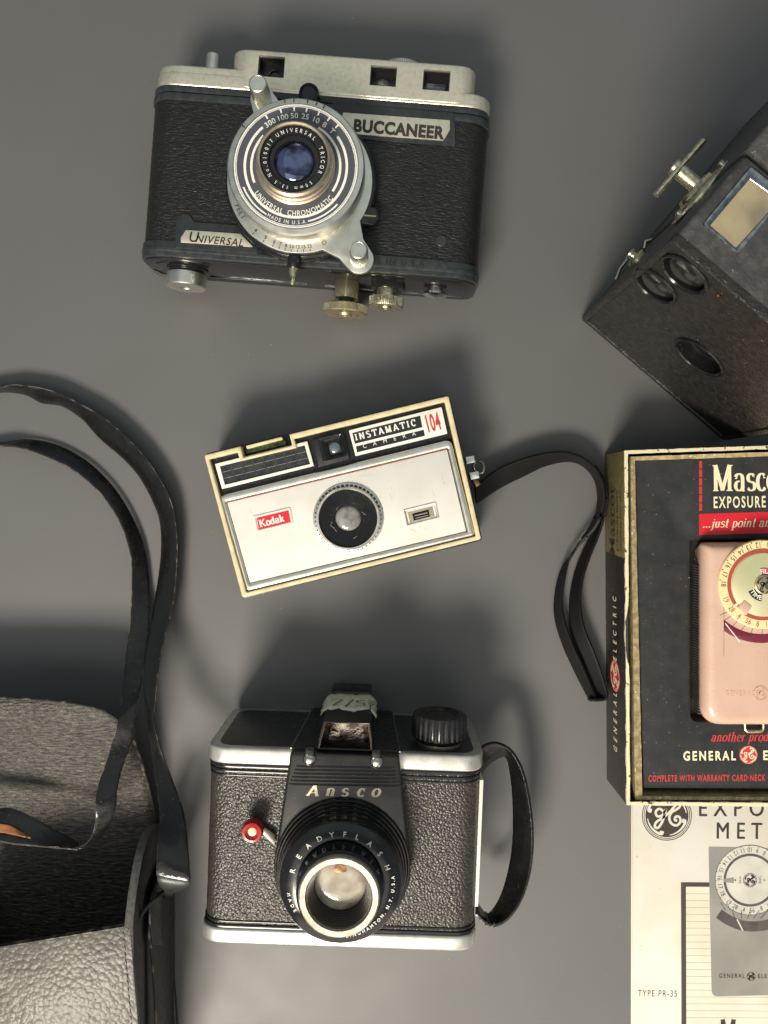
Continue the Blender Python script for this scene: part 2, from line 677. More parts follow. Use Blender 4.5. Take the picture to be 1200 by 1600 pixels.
        Lk.new(h, bn.inputs['Height'])
        if prev:
            Lk.new(prev, bn.inputs['Normal'])
        prev = bn.outputs['Normal']
    if prev:
        Lk.new(prev, I['Normal'])
    return m


MT = {}
MT['table'] = mat('table_laminate', (.121, .120, .118, 1), .54, col2=(.126, .125, .124, 1), cs=.02, cdet=3.0, bump='fine', bs=4.0, bd=.03, bst=.35, spec=.45, rvar=.05, rs=.03,
                  speck=[((.36, .35, .33, 1), .8, .755, .02), ((.26, .25, .24, 1), 1.6, .745, .02)])
MT['black_gloss'] = mat('black_bakelite', (.010, .010, .010, 1), .17, spec=.5, rvar=.07, rs=.3, bump='fine', bs=.25, bd=.05, bst=.2, speck=((.12, .12, .11, 1), 1.6, .70, .04))
MT['black_plastic'] = mat('black_plastic', (.014, .014, .014, 1), .30, rvar=.08, rs=.5, speck=((.10, .10, .09, 1), 1.4, .70, .05))
MT['grey_bakelite'] = mat('worn_bakelite', (.019, .023, .025, 1), .36, col2=(.030, .034, .035, 1), cs=.4, rvar=.1, rs=.4)
MT['black_matte'] = mat('matte_black', (.008, .008, .008, 1), .7)
MT['wrinkle'] = mat('wrinkled_leatherette', (.007, .007, .007, 1), .40, col2=(.013, .0128, .0122, 1), cs=.5, bump='noise', bs=.8, bd=.62, bst=.85, spec=.4, stretch=(.6, 1.7, 1), rvar=.06)
MT['pebble'] = mat('pebbled_leatherette', (.032, .027, .022, 1), .36, spec=.5, col2=(.045, .038, .031, 1), cs=.15, bump='bead', bs=.95, bd=.55, bst=.62, rvar=.06)
MT['smooth_leather'] = mat('smooth_leatherette', (.022, .023, .023, 1), .36, spec=.7, bump='noise', bs=1.2, bd=.12, bst=.5, rvar=.1)
MT['nickel'] = mat('aged_nickel', c(230, 222, 202), .38, .82, col2=c(214, 202, 176), cs=.5, cth=(.45, .75), rvar=.05, rs=.4, speck=((.3, .25, .17, 1), 1.1, .70, .05))
MT['chrome'] = mat('worn_chrome', c(228, 228, 218), .24, 1.0, col2=c(206, 206, 194), cs=.35, rvar=.1, rs=.4, speck=((.2, .18, .14, 1), 1.2, .72, .04))
MT['satin'] = mat('satin_silver', c(232, 230, 220), .34, 1.0, col2=c(222, 217, 204), cs=.25, rvar=.05, rs=.2, speck=((.25, .2, .14, 1), .9, .72, .04))
MT['warm_nickel'] = mat('warm_nickel', c(222, 206, 182), .34, 1.0, col2=c(200, 180, 154), cs=.5, rvar=.1)
MT['brass'] = mat('tarnished_brass', c(226, 214, 182), .38, 1.0, col2=c(186, 164, 124), cs=.5, cth=(.4, .7), rvar=.1)
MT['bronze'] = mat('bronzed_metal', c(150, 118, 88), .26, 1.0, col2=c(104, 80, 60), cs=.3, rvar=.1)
MT['verdigris'] = mat('green_tarnish', c(32, 84, 76), .5, .4, col2=c(20, 50, 46), cs=1.2)
MT['dial'] = mat('slate_enamel', c(74, 77, 84), .38, rvar=.05)
MT['white_ink'] = mat('white_ink', c(232, 230, 222), .5)
MT['cream_ink'] = mat('cream_ink', c(240, 226, 190), .55, speck=((.05, .045, .04, 1), 2.5, .66, .04))
MT['dark_ink'] = mat('dark_ink', (.012, .011, .010, 1), .5)
MT['brown_ink'] = mat('brown_ink', (.035, .026, .02, 1), .5)
MT['grey_ink'] = mat('grey_ink', c(140, 134, 122), .6)
MT['red_ink'] = mat('red_ink', c(196, 54, 52), .5, speck=((.02, .02, .02, 1), 2.8, .64, .05))
MT['rust_ink'] = mat('rust_ink', c(168, 76, 58), .5)
MT['red_band'] = mat('red_print', c(212, 30, 44), .45)
MT['red_plastic'] = mat('red_plastic', c(176, 22, 26), .28, coat=.3)
MT['lens'] = mat('coated_lens', (.13, .15, .31, 1), .10, .85, col2=(.018, .018, .03, 1), cs=.17, coat=.6, crough=.02)
MT['dark_glass'] = mat('dark_glass', (.010, .009, .008, 1), .20, spec=1.0, ior=1.8)
MT['scratch'] = mat('fine_scratch', c(166, 156, 138), .5)
MT['blue_glass'] = mat('bluish_glass', (.10, .13, .15, 1), .08, spec=.8)
MT['milk_glass'] = mat('milky_lens', (.26, .25, .23, 1), .08, col2=(.13, .125, .12, 1), cs=.3, spec=.7, coat=.5)
MT['cream'] = mat('yellowed_cream_plastic', c(222, 208, 168), .4, col2=c(206, 190, 150), cs=.2, rvar=.08, speck=((.3, .22, .12, 1), .9, .70, .05))
MT['white'] = mat('off_white_paint', c(214, 212, 205), .36, col2=c(206, 203, 193), cs=.06, rvar=.06, rs=.2, speck=((.35, .27, .18, 1), .8, .74, .03))
MT['label_white'] = mat('white_label', c(232, 228, 218), .35)
MT['paper'] = mat('aged_paper', c(211, 207, 197), .6, col2=c(202, 194, 176), cs=.03, cth=(.4, .7), bump='noise', bs=.06, bd=.25, bst=.25, speck=((.42, .37, .3, 1), .5, .72, .04))
MT['ruled'] = mat('ruled_paper', c(214, 209, 192), .6, col2=c(206, 197, 174), cs=.04)
MT['print_grey'] = mat('grey_print', c(132, 130, 125), .5, col2=c(146, 143, 136), cs=.04)
MT['print_light'] = mat('light_grey_print', c(188, 184, 174), .5, col2=c(204, 200, 190), cs=.08)
MT['print_dark'] = mat('dark_grey_print', c(86, 80, 77), .5, col2=c(70, 65, 63), cs=.2)
MT['frame_ink'] = mat('charcoal_ink', c(62, 54, 51), .55)
MT['card'] = mat('black_printed_card', (.021, .022, .023, 1), .42, col2=(.030, .030, .030, 1), cs=.12, rvar=.08, rs=.2, bump='noise', bs=.08, bd=.3, bst=.25,
                 speck=[((.5, .46, .36, 1), 1.5, .72, .02), ((.16, .15, .13, 1), 2.4, .68, .05)])
MT['card_side'] = mat('black_box_paper', (.014, .013, .012, 1), .45, col2=(.022, .020, .018, 1), cs=.3, speck=((.5, .44, .33, 1), .9, .70, .04))
MT['olive'] = mat('olive_gold_paper', c(108, 98, 62), .5, col2=c(88, 80, 52), cs=.4)
MT['gold_paper'] = mat('gold_paper_edge', c(182, 166, 122), .45, .2, col2=c(148, 132, 94), cs=.35, cth=(.4, .6), speck=((.75, .7, .58, 1), .8, .62, .05))
MT['worn_rim'] = mat('worn_cardboard_rim', c(222, 209, 176), .6, col2=c(84, 72, 54), cs=.4, cth=(.60, .66), bump='noise', bs=.6, bd=.3, bst=.6)
MT['dark_rim'] = mat('chipped_dark_rim', (.02, .018, .016, 1), .5, col2=c(216, 200, 160), cs=.22, cth=(.54, .6), bump='noise', bs=.5, bd=.3, bst=.6)
MT['pink'] = mat('salmon_pink_plastic', c(208, 174, 155), .30, col2=c(202, 167, 147), cs=.05, coat=.1, rvar=.05)
MT['pale_gold'] = mat('pale_gold_foil', c(226, 218, 178), .32, .35, col2=c(208, 206, 160), cs=.06)
MT['dial_cream'] = mat('cream_dial', c(238, 216, 164), .4)
MT['maroon'] = mat('maroon_window', c(112, 34, 52), .25, coat=.4)
MT['case_front'] = mat('pebbled_leather', (.092, .086, .075, 1), .45, col2=(.125, .116, .098, 1), cs=.08, bump='bead', bs=.50, bd=.6, bst=.48, bump2=('noise', .5, .35, .6), spec=.55, speck=((.42, .38, .3, 1), .9, .66, .06))
MT['case_side'] = mat('black_leather', (.014, .014, .014, 1), .42, bump='noise', bs=.5, bd=.3, bst=.5, rvar=.1, speck=((.1, .1, .09, 1), 1.0, .70, .04))
MT['strap'] = mat('strap_leather', (.008, .0077, .0075, 1), .25, spec=.5, bump='noise', bs=.22, bd=.55, bst=.6, rvar=.14, rs=.12, speck=((.09, .085, .075, 1), 1.0, .68, .05), bump2=('fine', 2.2, .06, .4))
MT['strap_edge'] = mat('strap_cut_edge', c(112, 104, 90), .6, col2=c(28, 26, 24), cs=.22, cth=(.36, .5))
MT['suede'] = mat('suede_lining', (.013, .0115, .010, 1), .46, col2=(.115, .092, .062, 1), cs=.7, cth=(.43, .78), cdet=12.0, bump='noise', bs=.5, bd=1.6, bst=.9, bump2=('fine', 1.8, .3, .6), stretch=(.45, 1.5, 1), spec=.6, sheen=.15)
MT['tan'] = mat('tan_leather', c(178, 118, 72), .5, col2=c(150, 94, 54), cs=.3)
MT['band'] = mat('grey_edge_dye', c(92, 91, 86), .42, col2=c(70, 70, 68), cs=.5, bump='fine', bs=2, bd=.05, bst=.4)
MT['elastic'] = mat('woven_nylon', (.0055, .0055, .0055, 1), .55, spec=.3, bump='fine', bs=3.0, bd=.15, bst=.5)
MT['box_leather_top'] = mat('rubbed_lit_leathercloth', (.036, .036, .037, 1), .48, col2=(.075, .073, .070, 1), cs=.22, cth=(.4, .75), cdet=8, bump='noise', bs=.8, bd=.4, bst=.7, rvar=.1, speck=((.3, .28, .24, 1), .8, .71, .03))  # rubbed wear, with the lit grey of the top also in the colour
MT['box_leather'] = mat('brown_black_leathercloth', (.014, .0122, .0108, 1), .38, col2=(.025, .0218, .019, 1), cs=.3, cdet=8, bump='noise', bs=.7, bd=.7, bst=.75, rvar=.1, speck=((.2, .18, .15, 1), .9, .71, .03))
MT['finder_reflection'] = mat('finder_glass', (.36, .30, .18, 1), .14, .0, col2=(.20, .17, .11, 1), cs=.06, coat=.5)  # beige tones painted in for the warm reflection on the glass
MT['blued'] = mat('blued_metal', c(172, 174, 178), .24, 1.0, col2=c(126, 128, 134), cs=.4)
MT['gilt'] = mat('dull_nickel_gilt', c(222, 214, 186), .28, 1.0, col2=c(180, 170, 138), cs=.6, rvar=.08)
MT['tape'] = mat('masking_tape', c(222, 222, 200), .6, col2=c(205, 203, 180), cs=.3, bump='noise', bs=.5, bd=.3, bst=.5)
MT['window_reflection'] = mat('painted_window_reflection', c(200, 184, 166), .16, 1.0, col2=c(96, 82, 72), cs=.16, cth=(.42, .6), bump='noise', bs=.16, bd=1.6, bst=.9)  # mottled tones imitate a crumpled reflection in the window glass
MT['screw'] = mat('screw_steel', c(190, 188, 176), .22, 1.0)
MT['green_metal'] = mat('greenish_contact', c(96, 110, 78), .3, .6, col2=c(44, 60, 34), cs=.9)

# ------------------------------------------------------------------ the table
tb = M()
tb.box(-620, 620, -620, 620, -24, 0)
tab = tb.build('table', MT['table'], None, bevel=1.5)
tab['kind'] = 'structure'

UZV = lambda a, b, h: (a, h, b)      # sections drawn in (u, z) and drawn out along v


def section(u0, u1, z0, z1, rf, rb):
    return rpoly([(u0, z0), (u1, z0), (u1, z1), (u0, z1)], [rb, rb, rf, rf], 7)


# ------------------------------------------------------------------ rangefinder camera (top of the picture)
def rangefinder_camera():
    fr = Frame(495, 275, -4.35)
    L, PL = fr.L, fr.PL
    t = thing('rangefinder_camera', 'black leatherette rangefinder camera with silver top plate and round chrome lens', 'camera', fr)
    vB, vT = L(490, 417.5, 36)[1], L(490, 147.5, 36)[1]
    uL, uR = L(236, 280, 22)[0], L(757, 300, 22)[0]
    body = M()
    body.prism(section(uL, uR, 0.3, 36, 13, 7), vB, vB + 7.2, UZV)
    body.prism(section(uL - .3, uR + .3, 0.2, 36.2, 13, 7), vB + 2.2, vB + 4.6, UZV)
    body.prism(section(uL + .2, uR - .2, 0.5, 35.8, 13, 7), vT - 3.1, vT - .05, UZV)
    body.prism(section(uL - .1, uR + .1, 0.3, 36.1, 13, 7), vT - 6.9, vT - 3.5, UZV)
    bo = body.build('body', MT['grey_bakelite'], t, bevel=.5)
    skin = M()
    skin.prism(section(uL + .7, uR - .7, 0.8, 35.5, 12.6, 6.6), vB + 6.5, vT - 6, UZV)
    skin.build('leatherette', MT['wrinkle'], t)
    # bottom door with its bright seams
    door = M()
    door.prism(section(uL + 1.0, uR - 1.0, 1.2, 34.0, 12, 6.5), vB - .6, vB + .1, UZV)
    door.build('bottom_door', MT['black_gloss'], t, bevel=.3)
    sm = M()
    a, b = L(330, 430, 7)[0], L(482, 430, 7)[0]
    sm.box(a, b, vB - .85, vB - .5, 8.0, 8.7)
    a, b = L(508, 440, 7)[0], L(726, 440, 7)[0]
    sm.box(a, b, vB - .85, vB - .5, 6.6, 7.2)
    sm.build('seam_trim', MT['blued'], t, bevel=.1)
    # raised smooth panels behind the plates
    for pts_, z_, r_ in (([(285, 334), (296, 335), (303, 347), (372, 352), (400, 379), (404, 398), (274, 388), (275, 345)], 36.25, 1.5),
                         ([(520, 160), (710, 176), (712, 229), (560, 217), (505, 208)], 36.3, 1.0),
                         ([(560, 396), (692, 407), (704, 424), (560, 413)], 36.35, .8)):
        pn = M()
        pn.prism(rpoly(PL(pts_, 36), r_), 35, z_)
        pn.build('raised_panel', MT['grey_bakelite'], t, bevel=.25)
    # name plates
    np_ = M()
    np_.prism(rpoly(PL([(536, 176), (703, 188), (703, 203), (693, 220), (530, 208)], 36.5), .4), 36, 36.75)
    n1 = np_.build('name_plate', MT['nickel'], t, bevel=.12)
    n1['label'] = 'large silver name plate'
    tx = M()
    o = L(551.5, 204.5, 36.8)
    text(tx, 'BUCCANEER', o, 36.8, 5.1, -.6, off=.05, fit=40.2, sp=.25)
    tx.build('lettering', MT['brown_ink'], n1, smooth=0)
    q = M()
    q.prism(rpoly(PL([(290.5, 359.5), (376, 365.5), (396, 386), (282.5, 379), (282.5, 372)], 36.5), .3), 36, 36.7)
    n2 = q.build('name_plate', MT['nickel'], t, bevel=.12)
    n2['label'] = 'small silver name plate by the lower corner'
    tx = M()
    o = L(293.5, 377.0, 36.75)
    text(tx, 'U', o, 36.75, 4.4, -1.2, off=.012, shear=.12)
    o = L(304.5, 378.0, 36.75)
    text(tx, 'NIVERSAL', o, 36.75, 3.3, -1.2, off=.012, shear=.2, fit=21.5, sp=.3)
    tx.build('lettering', MT['dark_ink'], n2, smooth=0)
    tx = M()
    text(tx, 'MADE IN U.S.A.', L(553, 408.5, 36.4), 36.4, 2.9, -.4, off=.02, sp=.45, fit=33.0)
    tx.build('lettering', MT['dark_ink'], t, smooth=0)
    rv = M()
    p = L(689.5, 376, 36)
    rv.lathe([(2.5, 0), (2.5, .5), (2.2, .75)], (p[0], p[1], 35.3), n=32)
    rv.build('rivet', MT['grey_bakelite'], t)
    # silver top plate
    vlow = L(751, 150, 36)[1]
    vS = L(300, 101.5, 36)[1]
    vTop = L(520, 86.5, 36)[1]
    uH0, uH1 = L(365.5, 90, 30)[0], L(744, 120, 30)[0]
    tp = M()
    tp.prism(section(uL + 1.4, uR - .6, 1.0, 35.9, 12.5, 6), vT - .4, vlow + 1.2, UZV)
    tp.prism(section(uL + 2.0, L(420, 100, 36)[0], 1.4, 35.8, 12, 6), vT, vS, UZV)
    tpo = tp.build('top_plate', MT['nickel'], t, bevel=.9, seg=3)
    hs = M()
    hs.prism(section(uH0, uH1, 2.5, 36.15, 9, 8), vT + .6, vTop, UZV)
    ho = hs.build('rangefinder_housing', MT['nickel'], tpo, bevel=.9, seg=3)
    wins = [((401, 86), (447, 122)), ((576, 101.5), (622, 136)), ((658.5, 108), (705.5, 143))]
    for k, (a, b) in enumerate(wins):
        p0, p1 = L(a[0], b[1], 36.15), L(b[0], a[1], 36.15)
        u0, u1 = p0[0] + .3, p1[0] - .3
        mid = L((a[0] + b[0]) / 2, (a[1] + b[1]) / 2, 36.15)
        hv = (b[1] - a[1] - 3.2) * (D - 36) / F / 2
        v0, v1 = mid[1] - hv, mid[1] + hv
        kc = M(); kc.box(u0, u1, v0, v1, 29, 38)
        cut(ho, kc)
        w = M()
        w.box(u0 + .01, u1 - .01, v0 + .01, v1 - .01, 28.8, 29.3)
        # dark lining with a wall all round
        w.frame(rr(u0 + .02, u1 - .02, v0 + .02, v1 - .02, .1, 1), rr(u0 + .5, u1 - .5, v0 + .5, v1 - .5, .1, 1), 29.2, 35.2)
        wo = w.build('window', MT['black_plastic'], tpo)
        g = M()
        if k == 0:
            g.lathe([(3.2, 0), (3.2, 1.0), (2.5, 1.1), (2.3, .3)], (mid[0] + .8, mid[1] - 1.2, 29.3), n=32)
            g.build('eyepiece', MT['black_gloss'], wo)
        elif k == 1:
            g.lathe([(3.4, 0), (3.3, .4), (2.2, .9), (.1, 1.1)], (mid[0] - .3, mid[1] - 1.4, 29.3), n=32)
            g.build('lens', MT['milk_glass'], wo)
        else:
            g.box(u0 + 1.2, u1 - 1.4, v0 + .6, v1 - 3.0, 29.3, 30.2)
            g.build('pane', MT['blue_glass'], wo, bevel=.1)
    # release post and winding wheel standing on the top
    post = M()
    pu = L(332.5, 90, 24)[0]
    post.lathe([(3.1, 0), (3.1, 12.4), (2.6, 13.0)], (pu, vS - .6, 23), (0, 1, 0), n=32)
    post.build('release_post', MT['satin'], t)
    wh = M()
    wh.lathe([(9.5, 0), (9.5, 2.4), (8.8, 3.0)], (L(630, 100, 27)[0], vTop - .4, 25.0), (0, 1, 0), n=288, teeth=(0, 1, .3))
    wh.build('winding_wheel', MT['satin'], t)
    # knobs under the camera
    kb = M()
    kb.lathe([(9.6, 0), (9.6, 1.6), (8.4, 2.0), (8.4, 3.4)], (L(293, 415, 19)[0], vB + .2, 18.5), (0, -1, 0), n=64)
    ko = kb.build('lock_knob', MT['black_gloss'], t, bevel=.2)
    kb = M()
    kb.lathe([(9.2, 0), (9.2, 5.6), (8.8, 6.0), (3.0, 6.0), (2.6, 5.5), (1.2, 5.5)], (L(291.5, 430, 19)[0], vB - 3.2, 18.5), (0, -1, 0), n=64)
    kb.build('knob_cap', MT['satin'], ko)
    kb = M()
    p = L(262, 424, 15)
    kb.tube([(p[0] - 5, vB - 2.4, 19), (p[0], vB - 4.6, 21), (p[0] + 5.5, vB - 5.0, 23)], [.9, .8, 1.2], 10)
    kb.build('folding_tab', MT['screw'], ko)
    tr = M()
    uc = L(542, 450, 18)[0]
    tr.lathe([(6.3, -.2), (6.3, 8.2), (5.6, 8.8)], (uc, vB, 17), (0, -1, 0), n=6)
    to = tr.build('tripod_screw', MT['brass'], t, bevel=.4)
    tr = M()
    tr.lathe([(3.6, 8.4), (3.6, 12.5)], (uc, vB, 17), (0, -1, 0), n=32)
    tr.build('screw_thread', MT['verdigris'], to)
    tr = M()
    uc2 = L(540, 475, 18)[0]
    tr.lathe([(9.6, 11.5), (10.5, 12.0), (10.5, 15.2), (9.8, 15.7), (3.6, 15.7), (3.2, 16.6), (1.4, 16.6), (1.2, 15.6)], (uc2, vB, 17), (0, -1, 0), n=320, teeth=(1, 2, .3))
    tr.build('thumb_wheel', MT['brass'], to)
    wk = M()
    uc = L(607, 440, 18)[0]
    wk.lathe([(8.0, 0), (8.0, 3.0), (7.4, 3.3)], (uc, vB, 20), (0, -1, 0), n=240, teeth=(0, 1, .25))
    wo = wk.build('rewind_knob', MT['black_plastic'], t)
    wk = M()
    uc = L(604.5, 455, 18)[0]
    wk.lathe([(5.6, 3), (5.6, 7.0), (8.2, 7.2), (8.3, 11.2), (7.8, 11.6), (3, 11.6), (2.7, 12.2), (1.2, 12.2), (1.0, 11.4)], (uc, vB, 19), (0, -1, 0), n=240, teeth=(2, 3, .25))
    wk.build('knob_cap', MT['gilt'], wo)
    bt = M()
    uc = L(681, 447, 18)[0]
    bt.lathe([(4.0, -.2), (4.0, 2.4), (5.6, 2.6), (5.6, 3.8), (3.6, 5.0), (.1, 5.3)], (uc, vB, 18), (0, -1, 0), n=48)
    bt.build('release_button', MT['chrome'], t)
    # ---- lens and shutter
    cx, cy = L(468.2, 282, 44)
    base = M()
    base.lathe([(33.4, 35), (33.4, 40.5), (32.2, 41.8), (20, 41.8)], (cx + .4, cy - .3, 0), n=96)
    lens = base.build('lens', MT['black_gloss'], t, bevel=.2)
    C5 = lambda x, y, z: L(345 + x / 4.706, 130 + y / 4.706, z)
    R = 31.8
    # focusing flange with two finger tabs, one outline
    tabs = []
    k1 = L(409, 151, 46)
    k2 = L(561.5, 404, 45)
    pts = []
    for tab, rt in ((k1, 5.4), (k2, 6.3)):
        d = Vector((tab[0] - cx, tab[1] - cy))
        tabs.append((math.degrees(math.atan2(d.y, d.x)) % 360, d.length, rt, tab))
    A = 0.0
    tabs.sort()

    def tabpts(a, dist, rt):
        e1 = Vector((math.cos(rad(a)), math.sin(rad(a))))
        e2 = Vector((-e1.y, e1.x))
        half = 17 if dist < 37.5 else 19
        q = []
        p0 = Vector((cx, cy))
        s0 = p0 + e1 * R * math.cos(rad(half)) - e2 * R * math.sin(rad(half))
        s1 = p0 + e1 * R * math.cos(rad(half)) + e2 * R * math.sin(rad(half))
        tc_ = p0 + e1 * dist
        q += [s0, s0.lerp(tc_ - e2 * rt, .55) - e2 * -1.4]
        for i in range(13):
            th = -90 + 180 * i / 12
            q.append(tc_ + e1 * rt * math.cos(rad(th)) + e2 * rt * math.sin(rad(th)))
        q += [s1.lerp(tc_ + e2 * rt, .55) - e2 * 1.4, s1]
        return q, half
    full = []
    prev = None
    (a1, d1, r1, _), (a2, d2, r2, _) = tabs
    q1, h1 = tabpts(a1, d1, r1)
    q2, h2 = tabpts(a2, d2, r2)

    def arcpts(b0, b1):
        n = max(int((b1 - b0) / 4), 2)
        return [Vector((cx + R * math.cos(rad(b0 + (b1 - b0) * i / n)), cy + R * math.sin(rad(b0 + (b1 - b0) * i / n)))) for i in range(1, n)]
    full = q1 + arcpts(a1 + h1, a2 - h2) + q2 + arcpts(a2 + h2, a1 + 360 - h1)
    fl = M()
    fl.prism([tuple(p) for p in full], 41.5, 44)
    flo = fl.build('focusing_flange', MT['satin'], lens, bevel=.4, seg=2)
    for (a, d, rt, tb_), hh in zip(tabs, (13, 13)):
        kn = M()
        kn.lathe([(3.4, 43.8), (4.0, 44.4), (4.0, 56.0), (3.7, 56.8), (3.3, 57.1), (3.2, 56.8)], (tb_[0], tb_[1], 0), n=144, teeth=(1, 2, .18))
        kn.build('focusing_knob', MT['satin'], lens)
    tx = M()
    textarc(tx, 'FEET', (cx, cy), 29.3, 44.06, 2.2, 212, out=False, off=.008, span=14)
    for st, an in (('4', 233), ('5', 243.5), ('6', 252), ('7', 257.5), ('8', 262.5), ('10', 267.5), ('12', 272.5), ('15', 277.5), ('25', 283)):
        textarc(tx, st, (cx, cy), 29.0, 44.06, 1.5, an, out=False, off=.012)
        tx.arc(cx, cy, 30.2, 31.3, an - .3, an + .3, 44.06, 2)
    textarc(tx, 'O', (cx, cy), 29.2, 44.06, 1.8, 296, out=False)
    tx.build('lettering', MT['dark_ink'], lens, smooth=0)
    # shutter drum
    dr = M()
    dr.lathe([(27.4, 43.5), (27.4, 48.8), (26.6, 49.2), (26.6, 50.2)], (cx, cy, 0), n=180, teeth=(0, 1, .3))
    dr.build('aperture_ring', MT['satin'], lens)
    sh = M()
    sh.lathe([(28.4, 50), (28.9, 50.6), (28.9, 57.6), (28.2, 58.5), (26.3, 58.9), (26.1, 58.4), (10, 58.4)], (cx, cy, 0), n=120)
    sh.build('shutter_ring', MT['satin'], lens, smooth=30)
    nt_ = M()
    for an in (96, 104, 84, 76, 69, 147):
        nt_.arc(cx, cy, 26.6, 28.6, an - .5, an + .5, 58.93, 2)
    nt_.build('index_marks', MT['brown_ink'], lens, smooth=0)
    df = M()
    df.lathe([(26.0, 58), (25.9, 58.62), (12, 58.62)], (cx, cy, 0), n=96)
    dfo = df.build('dial_face', MT['dial'], lens)
    k = (D - 58.7) / F / 4.706
    z = 58.68
    ink = M()
    ink.arc(cx, cy, 447 * k - .1, 455 * k, 0, 360, z, 96)
    ink.arc(cx, cy, 436 * k, 442 * k, 0, 360, z, 96)
    ink.arc(cx, cy, 366 * k, 385 * k, 134.5, 400, z, 96)
    ink.arc(cx, cy, 318 * k, 336 * k, 141, 206, z, 40)
    ink.arc(cx, cy, 318 * k, 336 * k, -30, 64, z, 50)
    ink.arc(cx, cy, 408 * k, 420 * k, 206, 243, z, 24)
    ink.arc(cx, cy, 408 * k, 420 * k, 287, 322, z, 24)
    for st, an in (('300', 125), ('100', 109.5), ('50', 96), ('25', 83.5), ('10', 71), ('B', 59.5), ('T', 48.5)):
        textarc(ink, st, (cx, cy), 372 * k, z + .01, 2.15, an, off=.015, sp=.12)
        ink.arc(cx, cy, 405 * k, 440 * k, an - .8, an + .8, z + .005, 2)
    textarc(ink, 'UNIVERSAL  CHRONOMATIC', (cx, cy), 346 * k, z + .012, 2.2, 270.5, out=False, off=.010, xs=.78, span=107)
    textarc(ink, 'MADE IN U.S.A.', (cx, cy), 413 * k, z + .012, 1.5, 265, out=False, off=.008, xs=.85, span=42)
    ink.build('markings', MT['white_ink'], lens, smooth=0)
    # barrel, name ring and glass
    br = M()
    br.lathe([(16.6, 58.3), (16.6, 60.2), (15.9, 60.6), (15.9, 62.0), (15.2, 62.3), (15.2, 63.0), (15.5, 63.2), (15.5, 66.0), (14.7, 66.7), (13.9, 66.4), (13.6, 65.4), (13.6, 62.0)], (cx, cy, 0), n=120, cap1=False)
    br.build('lens_barrel', MT['warm_nickel'], lens, smooth=30)
    rg = M()
    rg.lathe([(13.55, 64.8), (13.4, 65.45), (10.6, 65.0), (10.2, 63.6), (8.6, 63.4), (8.4, 62.4), (4, 61.6)], (cx, cy, 0), n=96, cap0=False)
    rg.build('name_ring', MT['black_gloss'], lens)
    kk = (D - 65) / F / 4.706
    tx = M()
    zr = 65.5
    textarc(tx, 'UNIVERSAL', (cx, cy), 11.9, zr, 1.6, 90, off=.004, xs=.8, span=84)
    textarc(tx, 'TRICOR', (cx, cy), 11.9, zr, 1.6, 2, off=.004, xs=.8, span=54)
    textarc(tx, 'No.010017', (cx, cy), 11.9, zr, 1.5, 182, off=.004, xs=.8, span=78)
    textarc(tx, '50mm f3.5', (cx, cy), 11.9, zr, 1.4, 273, off=.002, xs=.8, span=78)
    tx.build('lettering', MT['white_ink'], lens, smooth=0)
    gl = M()
    gl.lathe([(8.4, 61.9)] + [(8.35 * math.cos(rad(a)), 62.0 + 2.6 * math.sin(rad(a))) for a in range(4, 90, 7)], (cx, cy, 0), n=64)
    gl.build('lens_glass', MT['lens'], lens, smooth=60)
    # small levers on the mount
    lv = M()
    p = L(483, 147, 46)
    lv.lathe([(4.6, 36), (4.6, 46), (4.2, 47.4), (3.6, 47.6), (3.0, 46.8)], (p[0], p[1], 0), n=40)
    lv.build('shutter_button', MT['black_gloss'], t)
    lv = M()
    p = L(459.5, 405, 43)
    lv.lathe([(2.9, 0), (2.9, 4.6), (2.6, 5.0)], (p[0], p[1] + 1.0, 42), (0, -1, 0), n=32)
    so = lv.build('cable_socket', MT['black_gloss'], t)
    lv = M()
    lv.lathe([(2.4, 4.8), (2.3, 5.6), (1.0, 9.8), (1.1, 10.2), (1.3, 11.0), (.9, 11.9), (.1, 12.2)], (p[0], p[1] + 1.0, 42), (0, -1, 0), n=32)
    lv.build('pin', MT['gilt'], so)
    lv = M()
    p = L(579, 338, 42)
    lv.prism(rpoly([(p[0] - 5.5, p[1] - 3.2), (p[0] + 1.5, p[1] - 4.0), (p[0] + 4.2, p[1] - .5), (p[0] + 2.2, p[1] + 4.0), (p[0] - 5.5, p[1] + 5.0)], 2), 38, 42.2)
    lo = lv.build('aperture_lever', MT['black_plastic'], t, bevel=.8)
    lv = M()
    lv.box(p[0] - 3.6, p[0] + 2.4, p[1] - .3, p[1] + .3, 42.1, 42.7)
    lv.build('lever_edge', MT['gilt'], lo)


rangefinder_camera()


